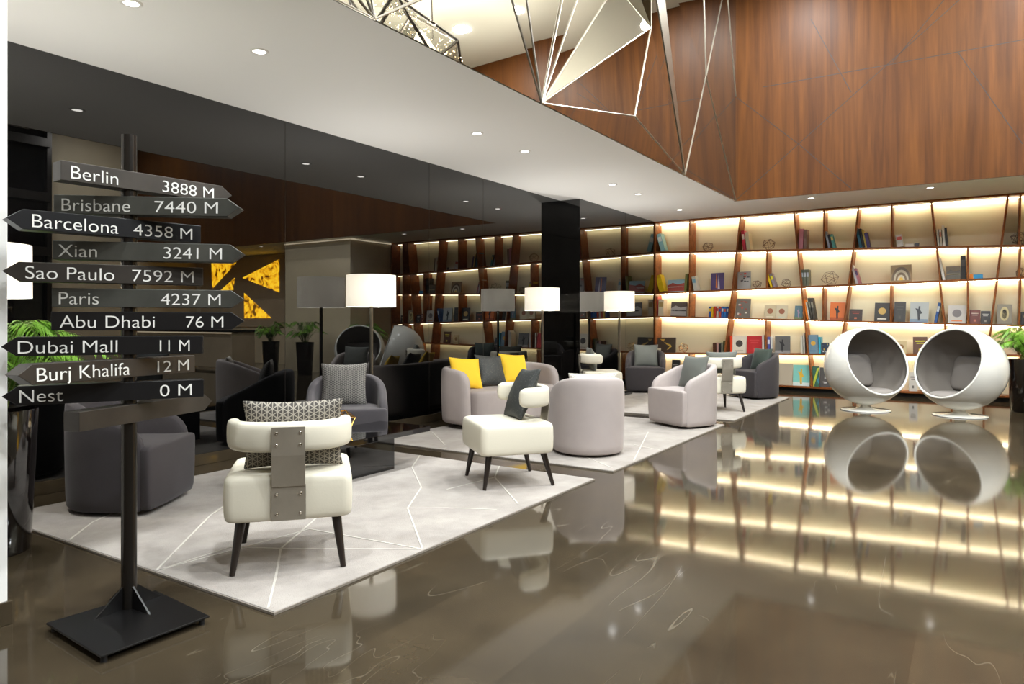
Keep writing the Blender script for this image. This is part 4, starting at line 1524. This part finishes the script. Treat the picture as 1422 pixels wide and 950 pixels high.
for sx in (-.9, 0, .9):  # unseen upward fill lights, added to brighten the atrium ceiling
    o = light('chandelier_ceiling_fill', 'AREA', (sx, 0, .1), E_CHAND, WARM, ch, shape='DISK', size=.7)
    o.rotation_euler = (PI, 0, 0)
for sx in (-.7, .7):
    b = MB(); b.rod((sx, 0, .5), (sx, 0, H1 - 5.38), .012, n=8); b.build('suspension_rod', M['dark_metal'], ch)

# ------------------------------------------------------------------ signpost
SPX, SPY = 1.70, 3.12
sp = empty('signpost', (SPX, SPY, 0), 0, 'black steel signpost with pointing boards naming cities and distances', 'signpost')
b = MB(); b.rod((0, 0, .036), (0, 0, 2.115), .0315, n=28); b.build('pole', M['sign_pole'], sp, smooth=True, auto=40)
pb = [at_z(64, 862, .045), at_z(216, 817, .045), at_z(291, 852, .045), at_z(140, 908, .045)]
cxm = sum(p[0] for p in pb) / 4
cym = sum(p[1] for p in pb) / 4
b = MB(); b.prism([(p[0] - SPX, p[1] - SPY) for p in pb], .027, .036); b.build('base_plate', M['sign_black'], sp, bevel=.002)
for p in pb:
    q = (cxm + (p[0] - cxm) * .90 - SPX, cym + (p[1] - cym) * .90 - SPY)
    b = MB(); b.rod((*q, 0), (*q, .027), .012, n=14); b.build('foot', M['black'], sp, smooth=True, auto=40)
for k in range(4):
    a = R(90 * k + 3)
    d = Vector((math.cos(a), math.sin(a), 0))
    n = Vector((-d.y, d.x, 0)) * .004
    b = MB()
    tri = [d * .028 + Vector((0, 0, .036)), d * .15 + Vector((0, 0, .036)), d * .028 + Vector((0, 0, .135))]
    b.rings([[p - n for p in tri], [p + n for p in tri]])
    b.build('gusset', M['sign_black'], sp)


def text_mesh(txt, s0, s1, cap, y, zc, material, parent, name='lettering'):
    c = bpy.data.curves.new('lettering_curve', 'FONT')
    c.body = txt
    c.size = 1.0
    c.extrude = 0.012
    c.resolution_u = 6
    c.offset = -0.007
    o = bpy.data.objects.new('lettering_tmp', c)
    COL.objects.link(o)
    dg = bpy.context.evaluated_depsgraph_get()
    me = bpy.data.meshes.new_from_object(o.evaluated_get(dg))
    bpy.data.objects.remove(o)
    xs = [v.co.x for v in me.vertices]
    x0, x1 = min(xs), max(xs)
    caps = .70
    for v in me.vertices:
        X = s0 + (v.co.x - x0) / (x1 - x0) * (s1 - s0)
        Z = zc + (v.co.y - caps / 2) / caps * cap
        v.co = Vector((X, y - v.co.z * .10, Z))
    me.materials.clear()
    me.materials.append(material)
    ob = bpy.data.objects.new(name, me)
    COL.objects.link(ob)
    ob.parent = parent
    return ob


BOARDS = [  # name, distance, z, phi, s-range, points right?, text ranges, face, letters
    ('Berlin', '3888 M', 1.911, 52.8, -.285, .415, 1, (-.248, -.064), (.128, .374), 'sign_face', 'letter'),
    ('Brisbane', '7440 M', 1.801, 7.7, -.290, .423, 1, (-.257, .02), (.12, .385), 'sign_face_grey', 'letter_grey'),
    ('Barcelona', '4358 M', 1.702, 45.8, -.400, .297, 0, (-.37, -.055), (.005, .257), 'sign_face_black', 'letter'),
    ('Xian', '3241 M', 1.601, 13.1, -.287, .425, 1, (-.265, -.115), (.15, .39), 'sign_face_grey', 'letter_grey'),
    ('Sao Paulo', '7592 M', 1.500, 29.9, -.398, .297, 0, (-.375, -.057), (.011, .257), 'sign_face', 'letter'),
    ('Paris', '4237 M', 1.397, 20.3, -.284, .420, 1, (-.258, -.11), (.13, .375), 'sign_face_grey', 'letter_grey'),
    ('Abu Dhabi', '76 M', 1.297, 22.0, -.286, .420, 1, (-.255, .105), (.23, .385), 'sign_face_black', 'letter'),
    ('Dubai Mall', '11 M', 1.191, 22.2, -.408, .300, 0, (-.403, -.04), (.125, .245), 'sign_face_black', 'letter'),
    ('Burj Khalifa', '12 M', 1.093, 66.0, -.440, .320, 0, (-.425, -.027), (.112, .284), 'sign_face', 'letter'),
    ('Nest', '0 M', .991, 29.3, -.400, .300, 0, (-.395, -.244), (.12, .25), 'sign_face_black', 'letter'),
    (None, None, .893, 73.8, -.290, .430, 1, None, None, 'sign_face', 'letter'),
]
for nm, dist, z, phi, s0, s1, right, ta, tb_, fm, lm in BOARDS:
    hh, tip, dep = .040, .055, .040
    if right:
        prof = [(s0, -hh), (s1, -hh), (s1 + tip, 0), (s1, hh), (s0, hh)]
    else:
        prof = [(s0 - tip, 0), (s0, -hh), (s1, -hh), (s1, hh), (s0, hh)]
    b = MB(); b.prism(prof, -dep, dep, 'Y')
    bd = b.build('sign_board', M[fm], sp, bevel=.0018)
    bd.location = (0, 0, z)
    bd.rotation_euler = (0, 0, YAW - PI / 2 + R(phi))
    if nm:
        bd['label'] = 'arrow board reading %s %s' % (nm, dist)
        text_mesh(nm, ta[0], ta[1], .054, -dep - .0004, -.002, M[lm], bd)
        text_mesh(dist, tb_[0], tb_[1], .052, -dep - .0004, -.003, M['letter'], bd)
    else:
        bd['label'] = 'blank lowest arrow board'
